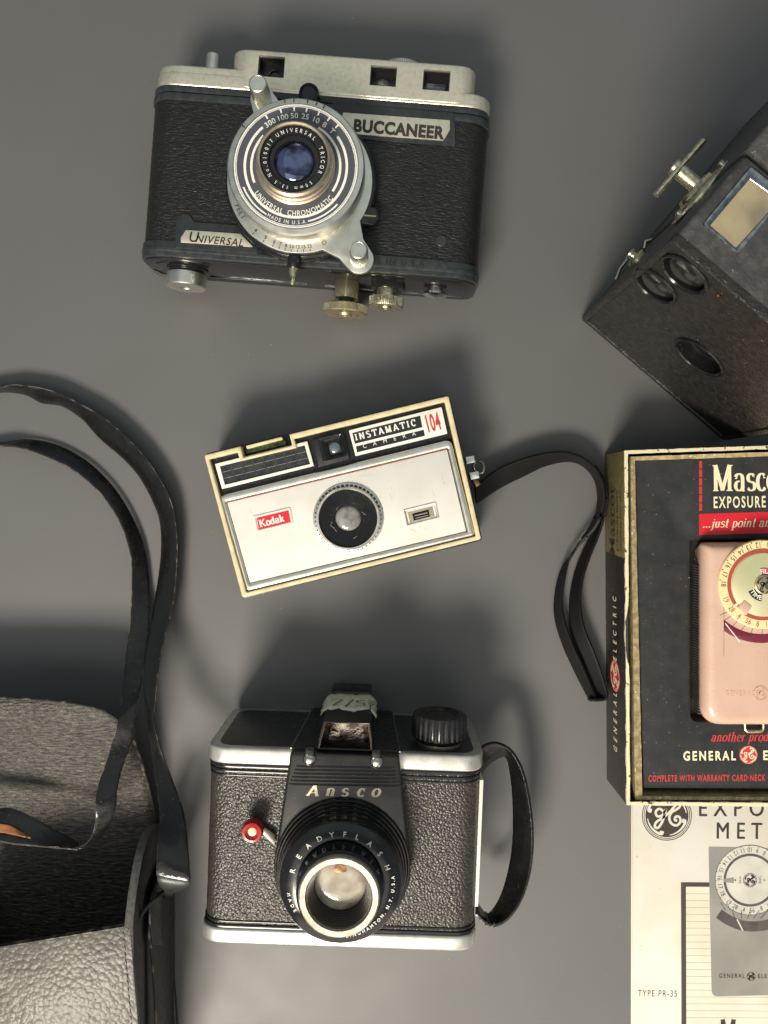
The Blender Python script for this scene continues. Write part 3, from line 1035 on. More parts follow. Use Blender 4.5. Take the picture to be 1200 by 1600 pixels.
# ------------------------------------------------------------------ flat cartridge camera (centre)
def cartridge_camera():
    fr = Frame(537, 775, 13.7)
    L, PL = fr.L, fr.PL
    t = thing('cartridge_camera', 'flat rectangular cartridge camera with a cream front and a wrist strap', 'camera', fr)
    zf = 34.0
    outer = [(319, 711), (376, 697), (380.5, 714.5), (456.5, 696), (452, 678.5), (701, 618), (752, 842.5), (378.7, 934)]
    inner = [(327, 717.5), (371, 706.5), (375.5, 720.5), (463.5, 699.5), (459.5, 685.5), (695, 627.5), (743.5, 837.5), (385, 925.5)]
    quad = PL([(319, 711), (701, 618), (752, 842.5), (378.7, 934)], zf)
    bk = M()
    q = rpoly(offs(quad, 1.9), 2.5)
    bk.prism(q, 0, 15)
    bk.build('back_cover', MT['black_plastic'], t, bevel=.8)
    bk = M()
    q = rpoly(offs(quad, 1.2), 2)
    bk.prism(q, 15.0, 27.5)
    bk.build('body', MT['black_plastic'], t, bevel=.5)
    f = M()
    f.frame(rpoly(PL(outer, zf), [1.2, .4, .5, .5, .4, 1.2, 1.2, 1.2], 4), rpoly(PL(inner, zf), [.6, .4, .4, .4, .4, .6, .6, .6], 4), 26.5, 34.2)
    f.build('front_frame', MT['cream'], t, bevel=.55, seg=3)
    # dark recess of the upper band
    rc = M()
    rc.prism(PL([(325, 716), (373, 704), (379, 720), (461, 699), (456, 684), (697, 625), (707, 684), (342, 775)], 31), 27, 31)
    rc.build('upper_recess', MT['black_plastic'], t)
    # flash socket in the notch
    ss = M()
    ss.prism(rpoly(PL([(383, 698), (438, 683), (447, 690), (446, 694.5), (384, 709)], 31), .4), 26, 30.5)
    so = ss.build('flash_socket', MT['green_metal'], t, bevel=.5)
    ss = M()
    ss.prism(rpoly(PL([(384, 696.5), (440, 682.5), (442, 686.5), (386, 701.5)], 32.5), .4), 29, 32.5)
    ss.build('socket_clip', MT['cream'], so, bevel=.3)
    # silver bezel and face plate
    bz = M()
    o_ = rpoly(PL([(343, 775), (704.5, 686.5), (742.5, 836.5), (386, 924)], 33), [2, 3, 1.5, 1.5])
    i_ = rpoly(PL([(353.5, 784.5), (699.5, 700.5), (730, 831), (389.5, 912)], 33), .4)
    bz.frame(o_, i_, 27, 33.6)
    bz.build('silver_bezel', MT['satin'], t, bevel=.9, seg=3)
    fp = M()
    fp.prism(rpoly(PL([(355, 785.5), (698.5, 702.5), (728.5, 830), (390.5, 910.5)], 33), .4), 27, 33.1)
    fpo = fp.build('face_plate', MT['white'], t, bevel=.15)
    for a_, b_, w_ in (((609, 770), (613, 783), .12), ((616, 768), (614, 779), .10), ((676, 768), (680, 776), .12), ((640, 826), (651, 831), .14), ((662, 824), (668, 829), .10), ((470, 850), (486, 846), .08), ((600, 858), (622, 851), .08), ((390, 796), (399, 812), .08), ((690, 740), (694, 758), .08), ((560, 745), (583, 741), .07)):
        sc_ = M()
        sc_.brush(PL([a_, b_], 33.2), w_, 33.14)
        sc_.build('scratch', MT['scratch'], fpo, smooth=0)
    ln = M()
    qp = PL([(354.2, 785), (698.8, 701.8)], 33.3)
    ln.brush([qp[0], qp[1]], .35, 33.25)
    ln.build('pinstripe', MT['rust_ink'], fpo, smooth=0)
    # light meter grille
    gp = PL([(336, 725), (480, 689.5), (490.5, 728), (347, 764)], 32.3)
    gi = PL([(343.5, 728.5), (476, 695.5), (484.5, 725), (351.5, 757.5)], 32.3)
    g = M()
    g.frame(gp, gi, 30.5, 32.6)
    go = g.build('grille_frame', MT['label_white'], t, bevel=.15)
    g = M()
    g.prism(gi, 30.6, 31.8)
    g2 = g.build('grille', MT['grey_bakelite'], t)
    g = M()
    A, B_, C_, Dq = [Vector(p) for p in gi]
    for i in range(1, 3):
        s_ = i / 3
        a, b = A.lerp(Dq, s_), B_.lerp(C_, s_)
        for j in range(8):
            g.brush([a.lerp(b, (j + .08) / 8), a.lerp(b, (j + .92) / 8)], .22, 31.86)
    g.build('grid_lines', MT['print_grey'], g2, smooth=0)
    g = M()
    for j in range(1, 8):
        a, b = A.lerp(B_, j / 8), Dq.lerp(C_, j / 8)
        g.brush([a, b], .16, 31.84)
    g.build('grid_lines', MT['print_dark'], g2, smooth=0)
    # viewfinder
    vf = M()
    v4 = PL([(487, 687), (537, 674.5), (547, 717), (497, 730)], 33)
    vf.prism(rpoly(v4, .6), 29, 32.6)
    vfo = vf.build('viewfinder', MT['black_plastic'], t, bevel=.5)
    c4 = PL([(496, 686), (533, 677), (541.5, 712), (504.5, 722)], 34.5)
    vf = M()
    ci = PL([(511.5, 691.5), (529, 687), (534.5, 706), (516, 711)], 34.5)
    vf.frame(rpoly(c4, .8), rpoly(ci, .4), 32, 35.2, zi=33.0)
    vf.build('finder_hood', MT['black_gloss'], vfo, bevel=.25)
    vf = M()
    cc = [sum(p[0] for p in ci) / 4, sum(p[1] for p in ci) / 4]
    vf.lathe([(2.6, 32.5), (2.3, 33.2), (1.2, 33.7), (.1, 33.8)], (cc[0], cc[1], 0), n=32)
    vf.build('finder_lens', MT['blue_glass'], vfo)
    # name label
    lb = M()
    lb.prism(rpoly(PL([(545, 672.5), (690, 636), (699, 677.5), (555.5, 712.5)], 32.5), .4), 30.5, 32.6)
    lbo = lb.build('name_label', MT['label_white'], t, bevel=.2)
    bl = M()
    bl.sheet(PL([(550.5, 676.5), (656.5, 649.5), (660, 667.5), (554.5, 693.5)], 32.66), 32.66)
    bl.sheet(PL([(556, 697.5), (662, 671.5), (664, 681), (558, 707)], 32.66), 32.66)
    bl.build('label_band', MT['dark_ink'], lbo, smooth=0)
    tx = M()
    stext(tx, 'INSTAMATIC', L(555.5, 688.5, 32.7), 32.7, 2.95, .3, xs=.82, thick=.22, thin=.13, bar=.15, sp=.75, fit=28.4)
    text(tx, 'CAMERA', L(567.5, 700.5, 32.7), 32.7, 1.75, .3, off=.0, xs=1.3, sp=3.0, fit=24.6)
    tx.build('lettering', MT['white_ink'], lbo, smooth=0)
    tx = M()
    text(tx, '104', L(667.0, 675.5, 32.7), 32.7, 7.3, .3, off=.03, xs=.5, sp=.25, fit=7.0)
    tx.build('lettering', MT['red_ink'], lbo, smooth=0)
    # red badge
    bd = M()
    bp = PL([(396, 806.5), (453.5, 792.5), (458.5, 817.5), (401, 831.5)], 33.4)
    bd.frame(rpoly(bp, .5), rpoly(offs(bp, -.75), .3), 32, 33.5)
    bdo = bd.build('badge', MT['white'], t, bevel=.15)
    bd = M()
    rp = PL([(401, 809.5), (450.5, 797.5), (454, 815), (404.5, 827.5)], 33.3)
    bd.prism(rp, 32.8, 33.3)
    bd.build('badge_plate', MT['red_band'], bdo)
    tx = M()
    stext(tx, 'Kodak', L(406, 824, 33.4), 33.36, 3.3, .3, xs=1.0, thick=.2, thin=.1, bar=.1, fit=11.6)
    tx.build('lettering', MT['white_ink'], bdo, smooth=0)
    # lens
    cx, cy = L(543.8, 810, 35)
    lz = M()
    lz.lathe([(16.0, 32.5), (15.9, 33.7), (14.3, 34.1)], (cx, cy, 0), n=96, cap1=False)
    lo = lz.build('lens_mount', MT['satin'], t)
    tt = M()
    for i in range(46):
        a = 360 * i / 46
        big = 1.0 if -60 < ((a - 60 + 180) % 360 - 180) < 75 else .45
        tt.arc(cx, cy, 14.9 - .5 * big, 14.9 + .45 * big, a - 2.3 * big - .4, a + 2.3 * big + .4, 34.35, 4)
    tt.build('click_teeth', MT['dark_ink'], lo, smooth=0)
    lz = M()
    lz.lathe([(14.2, 33.2), (14.2, 35.0), (13.7, 35.6), (13.2, 35.6), (12.9, 34.8), (12.8, 34.0)], (cx, cy, 0), n=96, cap1=False)
    lz.build('lens_ring', MT['satin'], lo, smooth=30)
    lz = M()
    lz.lathe([(12.95, 34.2), (12.7, 34.55), (6.0, 34.1), (5.7, 33.2), (4, 33.0)], (cx, cy, 0), n=96, cap0=False)
    lz.build('lens_cone', MT['black_gloss'], lo)
    for pts_ in ([(519, 815), (516, 821), (522, 825), (526, 831)], [(565, 800), (572, 805)], [(552, 842), (557, 838)], [(525, 797), (528, 793)]):
        lz = M()
        lz.brush(PL(pts_, 34.6), .13, 34.62)
        lz.build('dust_hair', MT['scratch'], lo, smooth=0)
    lz = M()
    lz.lathe([(5.7, 33.0)] + [(5.65 * math.cos(rad(a)), 33.2 + 1.7 * math.sin(rad(a))) for a in range(6, 90, 7)], (cx, cy, 0), n=48)
    lz.build('lens_glass', MT['milk_glass'], lo, smooth=60)
    # exposure sensor
    sn = M()
    s4 = PL([(630, 796.5), (681, 784), (686.5, 809), (635.5, 822)], 33.4)
    sn.frame(rpoly(s4, .3), rpoly(offs(s4, -1.1), .2), 32, 33.5, zi=33.2)
    sno = sn.build('sensor_window', MT['satin'], t, bevel=.2)
    sn = M()
    s5 = PL([(637, 801), (675.5, 791.5), (679, 806.5), (640.5, 816.5)], 33.3)
    sn.frame(s5, PL([(644, 802.5), (669.5, 796), (672, 807), (646.5, 813.5)], 33.3), 32, 33.25)
    sn.build('sensor_frame', MT['brass'], sno)
    sn = M()
    sn.prism(PL([(644, 802.5), (669.5, 796), (672, 807), (646.5, 813.5)], 33.3), 32, 33.2)
    sn.build('sensor_glass', MT['black_gloss'], sno)
    sn = M()
    sn.brush(PL([(648, 806), (668, 801)], 33.3), .5, 33.28)
    sn.brush(PL([(649, 810), (669, 805)], 33.3), .35, 33.28)
    sn.build('sensor_lines', MT['print_grey'], sno, smooth=0)
    # lug, ring and wrist strap
    lg = M()
    lg.prism(rpoly(PL([(726, 714.5), (740, 712), (742, 722.5), (728, 725.5)], 22), .4), 17, 24)
    lg.build('strap_lug', MT['satin'], t, bevel=.6)
    lg = M()
    lg.prism(rpoly(PL([(732, 739), (747, 736), (749, 747), (735, 750)], 22), .4), 17, 24)
    lg.build('strap_lug', MT['satin'], t, bevel=.6)
    rg = M()
    ce = L(744, 731, 21)
    for dz in (0, 1.2):
        rg.tube([(ce[0] + 1.2 + 2.2 * math.cos(rad(a)), ce[1] + 2.9 * math.sin(rad(a)), 20.5 + dz + 2.0 * math.cos(rad(a) + .5)) for a in range(0, 375, 15)], .55, 8)
    rg.build('split_ring', MT['screw'], t)
    cl = M()
    cl.prism(rpoly(PL([(736, 748), (745, 746.5), (752, 757), (744, 762)], 16), .6), 10, 16)
    cl.build('strap_clamp', MT['bronze'], t, bevel=.6)

    A1 = [(742, 760), (750, 754), (780, 732), (820, 716), (860, 707), (892, 708), (920, 722), (939, 748), (944, 780), (938, 808), (927, 828), (908, 848), (888, 872), (874, 900), (867, 936), (868, 968), (880, 1008), (900, 1052), (922, 1094)]
    B1 = [(744, 786), (750, 782), (780, 762), (820, 742), (852, 727), (888, 720), (912, 728), (929, 748), (935, 776), (931, 804), (919, 828), (900, 856), (888, 880), (882, 904), (878, 936), (882, 968), (894, 1004), (912, 1044), (932, 1092)]
    n = 80
    a3, b3 = cr([p + (0,) for p in A1], n), cr([p + (0,) for p in B1], n)
    ra, rb = [], []
    for i in range(n):
        s_ = i / (n - 1)
        w = min(max((s_ - .5) / .2, 0), 1)
        za, zb = 12 * (1 - w) + 2.0 * w, 3 * (1 - w) + 7.0 * w
        ra.append(L(a3[i].x, a3[i].y, za) + (za,))
        rb.append(L(b3[i].x, b3[i].y, zb) + (zb,))
    st = M()
    st.ribbon(ra, rb, 1.3, m=6)
    so = st.build('wrist_strap', MT['elastic'], t, bevel=.25, smooth=45)
    A2 = [(922, 1094), (948, 1091), (944, 1064), (929, 1020), (913, 980), (907, 940), (911, 904), (921, 872), (934, 840), (944, 808), (949, 780), (945, 752), (930, 728)]
    B2 = [(918, 1092), (932, 1094), (926, 1076), (908, 1032), (893, 988), (890, 944), (896, 904), (907, 872), (924, 836), (940, 804), (945, 780), (941, 752), (926, 728)]
    a3, b3 = cr([p + (0,) for p in A2], n), cr([p + (0,) for p in B2], n)
    ra, rb = [], []
    for i in range(n):
        s_ = i / (n - 1)
        za, zb = 8.5, 2.2
        if s_ > .75:
            zb = 2.2 + (s_ - .75) * 18
        ra.append(L(a3[i].x, a3[i].y, za) + (za,))
        rb.append(L(b3[i].x, b3[i].y, zb) + (zb,))
    st = M()
    st.ribbon(ra, rb, 1.2, m=6)
    st.build('strap_return', MT['elastic'], so, bevel=.25, smooth=45)


cartridge_camera()


# ------------------------------------------------------------------ viewfinder camera with flash shoe (bottom)
def flash_camera():
    fr = Frame(535, 1320, -2.0)
    L, PL = fr.L, fr.PL
    t = thing('flash_camera', 'pebbled black viewfinder camera with silver bands, red shutter knob and black hand strap', 'camera', fr)
    ZF = 60.0
    vTop, vTB = L(540, 1174.5, ZF)[1], L(540, 1200.5, ZF)[1]
    vBot, vBB = L(530, 1481, ZF)[1], L(530, 1457, ZF)[1]
    uL, uR = L(326, 1300, 50)[0], L(746, 1320, 50)[0]
    tb_ = M()
    tb_.prism(section(uL - .3, uR + .7, 0, ZF, 10, 9), vTB, vTop, UZV)
    tbo = tb_.build('top_band', MT['aluminium'], t, bevel=1.1, seg=3)
    bb = M()
    bb.prism(section(uL - .6, uR + .3, 0, ZF, 10, 9), vBot, vBB, UZV)
    bb.build('bottom_band', MT['aluminium'], t, bevel=1.1, seg=3)
    bd = M()
    bd.prism(section(uL + .4, uR - .4, 0.5, ZF - .9, 10, 9), vBB - 1, vTB + 1, UZV)
    bd.build('body', MT['pebble'], t)
    rb = M()
    for a, b, o in ((vTB - 1.7, vTB + .2, .25), (vTB - 3.6, vTB - 2.2, .15), (vTB - 5.2, vTB - 4.2, 0), (vBB - .2, vBB + 1.5, .25), (vBB + 2.1, vBB + 3.2, .1)):
        rb.prism(section(uL + .1 - o, uR - .1 + o, 0.3, ZF - .7 + o, 10, 9), a, b, UZV)
    rb.build('trim_ridges', MT['black_gloss'], t, bevel=.35)
    tl = M()
    tl.prism(section(uL + 3.8, uR - 3.2, 5.5, ZF - 3.2, 7.5, 6.5), vTop - .5, vTop + .25, UZV)
    tl.build('top_leather', MT['smooth_leather'], t, bevel=.15)
    # black centre housing over top and front
    u0, u1 = L(455, 1175, 62)[0], L(623.5, 1178, 62)[0]
    hs = M()
    hs.loft([[(u0, vTop - .5, ZF + .2), (u1, vTop - .5, ZF + .2), (u1, vTop + 1.3, ZF + .2), (u0, vTop + 1.3, ZF + .2)],
             [(u0 + 3.5, vTop - .5, 1.5), (u1 - 2.5, vTop - .5, 1.5), (u1 - 2.5, vTop + 1.3, 1.5), (u0 + 3.5, vTop + 1.3, 1.5)]])
    ho = hs.build('centre_cover', MT['black_plastic'], t, bevel=.5)
    ed = M()
    for uu0, uu1 in ((u0 - .35, u0 + 3.15), (u1 + .35, u1 - 2.15)):
        ed = M()
        ed.tube([(uu0, vTop + .7, ZF + .1), (uu1, vTop + .7, 1.8)], .35, 6)
        ed.build('cover_edge', MT['chrome'], ho)
    c0 = (-17.0, -152.4)
    cu, cv = fr.loc(*c0)
    Rm = 28.0
    # outline: trapezoid running into the lens circle
    tl_, tr_ = Vector((u0, vTop + .6)), Vector((u1, vTop + .6))
    ctr = Vector((cu, cv))

    def tangent(p, side):
        d = ctr - p
        al = math.asin(Rm / d.length)
        base = math.atan2(d.y, d.x)
        a = base + side * al
        ln = math.sqrt(d.length ** 2 - Rm ** 2)
        return p + Vector((math.cos(a), math.sin(a))) * ln
    pL, pR = tangent(tl_, -1), tangent(tr_, 1)
    aL = math.degrees(math.atan2(pL.y - cv, pL.x - cu)) % 360
    aR = math.degrees(math.atan2(pR.y - cv, pR.x - cu))
    if aR > 0:
        aR -= 0
    a_from, a_to = aL, aR + 360
    arcp = [(cu + Rm * math.cos(rad(a_from + (a_to - a_from) * i / 50)), cv + Rm * math.sin(rad(a_from + (a_to - a_from) * i / 50))) for i in range(51)]
    outl = [tuple(tr_), tuple(tl_)] + arcp
    fh = M()
    fh.prism(outl, 57, 65.2)
    fho = fh.build('front_housing', MT['housing'], t, bevel=1.3, seg=3, ang=40)
    rd = M()
    for i in range(6):
        y = 1197 + i * 5.6
        a, b = L(463 - i * 2.2, y, 65), L(617 + i * 1.8, y + 2.5, 65)
        rd.tube([(a[0], a[1], 65.0), (b[0], b[1], 65.0)], .52, 8)
    rd.build('housing_ridges', MT['black_gloss'], fho)
    tx = M()
    stx = L(479, 1246.5, 65.3)
    SERIF['O'] = SERIF['o']
    x = 0
    for ch, px in zip('Ansco', (478.5, 507.5, 532, 557, 579.5)):
        p = L(px, 1243.8 + (px - 530) * .012, 65.3)
        stext(tx, ch, p, 65.3, 4.4 if ch == 'A' else 4.9, 0, xs=1.3, thick=.2, thin=.08, bar=.08, shear=.24)
    tx.build('lettering', MT['cream_ink'], fho, smooth=0)
    sw = M()
    for px, py in ((484, 1186), (588.5, 1190)):
        p = L(px, py, 65)
        sw = M()
        sw.lathe([(2.7, 64.8), (2.7, 65.5), (2.2, 66.3), (1.2, 66.8), (.1, 66.9)], (p[0], p[1], 0), n=32)
        sw.build('screw', MT['screw'], fho)
    sw = M()
    for px, py in ((484, 1177), (588, 1181)):
        p = L(px, py, 65)
        sw = M()
        sw.box(p[0] - 2.0, p[0] + 2.0, p[1] - 2.0, p[1] + 3.0, 64, 66.4)
        sw.build('hinge', MT['black_gloss'], fho, bevel=.8)
    # lens: stepped rings, dial, barrel, bright ring, glass
    r_ = M()
    r_.lathe([(27.8, 64.5), (27.8, 66.8), (27.3, 67.4), (26.9, 67.4), (26.7, 66.8), (26.6, 68.5), (26.2, 69.1), (25.8, 69.1), (25.7, 68.6), (25.6, 70.5), (25.2, 71.2), (24.9, 71.2), (24.8, 70.6), (24.7, 73.0), (24.4, 73.6), (24.2, 73.6), (24.1, 77.2), (20, 77.2)], (cu, cv, 0), n=128)
    lo = r_.build('lens', MT['black_gloss'], t, smooth=50)
    d_ = M()
    d_.lathe([(23.9, 79.5), (23.9, 81.3), (23.4, 82.0), (17.2, 82.6), (17.0, 81.8), (16, 81.8)], (cu, cv, 0), n=128)
    d_.build('dial', MT['black_gloss'], lo, smooth=50)
    tx = M()
    for ch, an in zip('READYFLASH', (167, 149, 132.5, 117, 102, 87, 72, 55.5, 39, 21)):
        textarc(tx, ch, (cu, cv), 19.3, 82.62, 2.0, an, off=.012)
    textarc(tx, 'MADE', (cu, cv), 20.6, 82.55, 1.2, 203, out=False, off=.02, span=22)
    textarc(tx, 'BINGHAMTON. N.Y. U.S.A', (cu, cv), 20.6, 82.55, 1.2, 324, out=False, off=.02, span=92)
    tx.build('lettering', MT['white_ink'], lo, smooth=0)
    b_ = M()
    b_.lathe([(16.9, 81.5), (16.5, 90.0), (15.6, 91.0), (13, 91)], (cu, cv, 0), n=96, cap1=False)
    b_.build('barrel', MT['black_gloss'], lo)
    b_ = M()
    b_.lathe([(15.6, 90.4), (15.3, 92.6), (14.8, 93.1), (12.8, 93.0), (12.4, 92.4), (12.2, 91)], (cu, cv, 0), n=96, cap0=False, cap1=False)
    b_.build('bright_ring', MT['lens_rim'], lo, smooth=30)
    prof = [(12.45, 92.2)]
    for i in range(7):
        r0 = 12.3 - i * .32
        z0 = 91.8 - i * 1.15
        prof += [(r0, z0), (r0 - .22, z0), (r0 - .26, z0 - .9)]
    prof += [(9.95, 83.2), (6, 83.0)]
    b_ = M()
    b_.lathe(prof, (cu, cv, 0), n=96, cap0=False)
    b_.build('stepped_cone', MT['cone_grey'], lo, smooth=20)
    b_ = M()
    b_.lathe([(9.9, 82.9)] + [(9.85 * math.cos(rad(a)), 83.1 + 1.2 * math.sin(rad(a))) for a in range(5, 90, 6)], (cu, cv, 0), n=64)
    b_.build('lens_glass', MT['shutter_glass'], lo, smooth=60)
    ir = M()
    ir.lathe([(2.7, 83.4), (2.6, 84.05), (.3, 84.15)], (cu - .3, cv + 5.6, 0), n=32)
    ir.build('iris', MT['bronze'], lo)
    for o_ in lo.children:
        o_.location.z -= .0025
    # red release
    p = L(393.4, 1301.4, 68)
    rk = M()
    rk.lathe([(1.8, 58), (1.8, 63), (4.0, 63.4), (4.4, 64), (4.4, 67.2), (3.9, 68.1), (3.0, 68.3), (2.4, 67.3), (1.9, 66.6), (.5, 66.5)], (p[0], p[1], 0), n=72, teeth=(3, 4, .3))
    rko = rk.build('release_knob', MT['red_plastic'], t)
    rk = M()
    rk.lathe([(1.95, 66.5), (1.7, 67.2), (.3, 67.5)], (p[0], p[1], 0), n=32)
    rk.build('knob_inlay', MT['cream'], rko)
    rk = M()
    q = L(430, 1312, 61)
    rk.prism([(p[0] + 1, p[1] - 1.7), (q[0], q[1] - 2.5), (q[0], q[1] + 2.3), (p[0] + 1, p[1] + 1.7)], 60.2, 61.2)
    rk.build('release_lever', MT['cone_grey'], rko, bevel=.3)
    # viewfinder hood with its window
    hz = 13.2
    a0, a1 = L(494, 1173, 62)[0], L(584, 1175, 62)[0]
    b0, b1 = L(505, 1128, 62)[0], L(579, 1130, 62)[0]
    vb = vTop + 1.2

    def tz(z, ins=0.0):
        return [(a0 + ins, vb + ins * .8, z), (a1 - ins, vb + ins * .8, z), (b1 - ins * .8, vTop + hz - ins * .8, z), (b0 + ins * .8, vTop + hz - ins * .8, z)]
    vh = M()
    R1, R2 = tz(62.5), tz(62.5, 1.1)
    R3 = [(x * .62 + (a0 + a1) / 2 * .38, y, 48) for x, y, z in tz(0, 1.5)]
    R0 = [(x * .94 + (a0 + a1) / 2 * .06, y, 4) for x, y, z in tz(0)]
    vh.loft([R0, R1, R2, R3], True, True)
    vho = vh.build('viewfinder', MT['black_gloss'], t, bevel=.5)
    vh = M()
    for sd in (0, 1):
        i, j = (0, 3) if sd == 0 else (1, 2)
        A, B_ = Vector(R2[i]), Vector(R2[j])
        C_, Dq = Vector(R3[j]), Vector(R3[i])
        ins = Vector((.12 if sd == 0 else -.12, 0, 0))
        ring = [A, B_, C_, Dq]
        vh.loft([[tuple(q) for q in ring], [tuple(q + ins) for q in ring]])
    vh.build('warm_reflection_lining', MT['bronze'], vho)  # walls are glossy black; bronze colour stands in for reflected warm light
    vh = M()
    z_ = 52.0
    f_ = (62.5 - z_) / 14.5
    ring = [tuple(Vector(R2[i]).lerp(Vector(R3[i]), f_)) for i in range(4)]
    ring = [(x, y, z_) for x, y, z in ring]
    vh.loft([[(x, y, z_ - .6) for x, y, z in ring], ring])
    vh.build('finder_window', MT['window_reflection'], vho)
    # tape over the roof
    tp = M()
    vr = vTop + hz + .18
    ul, ur = L(503, 1100, 34)[0], L(589, 1100, 34)[0]
    rows = []
    n = 16
    nz = 8
    for k in range(nz):
        zz = 44 - 25 * k / (nz - 1)
        row = []
        for i in range(n):
            s_ = i / (n - 1)
            x_ = ul + (ur - ul) * s_ + (.35 * math.sin(k * 2.1) if i in (0, n - 1) else 0)
            e_ = max(0, abs(s_ - .5) - .36) / .14
            yy = vr - 3.4 * e_ * e_ + .12 * math.sin(i * 1.7 + k)
            zr = zz + (1.4 * math.sin(i * .9) + .9 * math.sin(i * 2.3) if k in (0, nz - 1) else 0) + (2.5 * (1 - abs(s_ - .5) * 2) if k == 0 else 0)
            row.append((x_, yy, zr))
        rows.append(row)
    V, Fc = [], []
    for r in rows:
        V += r
    for k in range(nz - 1):
        for i in range(n - 1):
            a = k * n + i
            Fc.append((a, a + 1, a + n + 1, a + n))
    tp.add(V, Fc)
    tpo = tp.build('tape_label', MT['tape'], t, smooth=60)
    md = tpo.modifiers.new('thickness', 'SOLIDIFY')
    md.thickness = .00022
    hw = M()
    um = (ul + ur) / 2
    m_ = lambda a, b, h: (um + a, vr + .42, 36 - b)
    for sk in ([(-8, 5), (-3.5, 5.5), (-7, -5)], [(-1.5, -6), (1.5, 6)], [(7, 4.5), (4, 5), (3.5, 1.5), (6.5, .5), (6.5, -3.5), (3, -4)], [(8.5, 5), (11, 2), (8.4, 1), (11, -1), (9, -4)]):
        pts = cr([q + (0,) for q in sk], 14) if len(sk) > 3 else [Vector(q + (0,)) for q in sk]
        hw.brush(pts, .55, 0, m_)
    hw.build('handwriting', MT['dark_ink'], tpo, smooth=0)
    # accessory shoe behind the tape
    sh = M()
    s0, s1 = L(519, 1075, 12)[0], L(581, 1075, 12)[0]
    sh.box(s0, s1, vTop + hz - 4, vTop + hz + 1.2, 3, 19)
    sho = sh.build('accessory_shoe', MT['black_gloss'], t, bevel=.9)
    sh = M()
    sh.box((s0 + s1) / 2 - .15, (s0 + s1) / 2 + .15, vTop + hz, vTop + hz + 1.45, 3.5, 18.5)
    sh.build('shoe_seam', MT['black_matte'], sho)
    # winding knob
    uk = L(686.5, 1150, 46)[0]
    kn = M()
    kn.lathe([(9.6, -.3), (9.6, .9), (9.0, 1.3)], (uk, vTop + .2, 44), (0, 1, 0), n=64)
    kb = kn.build('winding_knob', MT['warm_nickel'], t)
    kn = M()
    kn.lathe([(9.8, 1.1), (10.6, 1.8), (11.2, 2.6), (11.9, 3.2), (11.9, 11.2), (11.2, 12.6), (8.6, 13.2), (7.6, 12.6), (6.4, 11.8), (5.6, 12.2), (2, 12.8), (.2, 12.9)], (uk, vTop + .2, 44), (0, 1, 0), n=112, teeth=(3, 4, .55))
    kn.build('grip', MT['black_plastic'], kb, smooth=30)
    # side plate and hand strap
    sp = M()
    q0, q1 = L(751, 1216, 50), L(745.5, 1413, 50)
    sp.loft([[(uR - .3, q0[1], 28), (uR + 1.4, q0[1], 28), (uR + 1.4, q0[1], 52), (uR - .3, q0[1], 52)],
             [(uR - .5, q1[1], 28), (uR + 1.0, q1[1], 28), (uR + 1.0, q1[1], 52), (uR - .5, q1[1], 52)]])
    sp.build('side_plate', MT['label_white'], t, bevel=.25)
    O_ = [(748, 1172), (760, 1163), (778, 1161), (800, 1174), (818, 1208), (829, 1260), (833, 1310), (829, 1360), (816, 1404), (796, 1434), (776, 1446), (758, 1442), (744, 1428)]
    I_ = [(750, 1214), (757, 1200), (772, 1187), (791, 1182), (799, 1214), (802.5, 1260), (802, 1310), (797, 1350), (788, 1386), (777, 1412), (764, 1428), (754, 1424), (744, 1410)]
    n = 70
    a3, b3 = cr([p_ + (0,) for p_ in O_], n), cr([p_ + (0,) for p_ in I_], n)
    ra, rb_ = [], []
    for i in range(n):
        za, zb = 30, 21
        ra.append(L(a3[i].x, a3[i].y, za) + (za,))
        rb_.append(L(b3[i].x, b3[i].y, zb) + (zb,))
    st = M()
    st.ribbon(ra, rb_, 1.5, m=6, bulge=.2)
    st.build('hand_strap', MT['strap'], t, bevel=.4, smooth=45)


MT['aluminium'] = mat('dull_aluminium', c(214, 212, 205), .36, .72, col2=c(196, 192, 182), cs=.2, rvar=.05, rs=.3, speck=((.12, .10, .08, 1), .9, .71, .04))
MT['cone_grey'] = mat('grey_lens_cone', c(86, 82, 76), .3, .8)
MT['lens_rim'] = mat('dull_lens_rim', c(170, 164, 152), .44, .65, col2=c(148, 139, 124), cs=.5, rvar=.05)
MT['housing'] = mat('burnished_black_plastic', (.017, .014, .011, 1), .27, rvar=.08, rs=.1, spec=.6, coat=.2, speck=((.12, .11, .09, 1), 1.4, .70, .05))
MT['shutter_glass'] = mat('milky_reflection_glass', (.50, .45, .36, 1), .15, col2=(.27, .225, .165, 1), cs=.12, cth=(.38, .60), cdet=2.0, spec=.6, coat=.9, crough=.03)  # milky tint, plus mottled cream painted for the room's reflection
flash_camera()


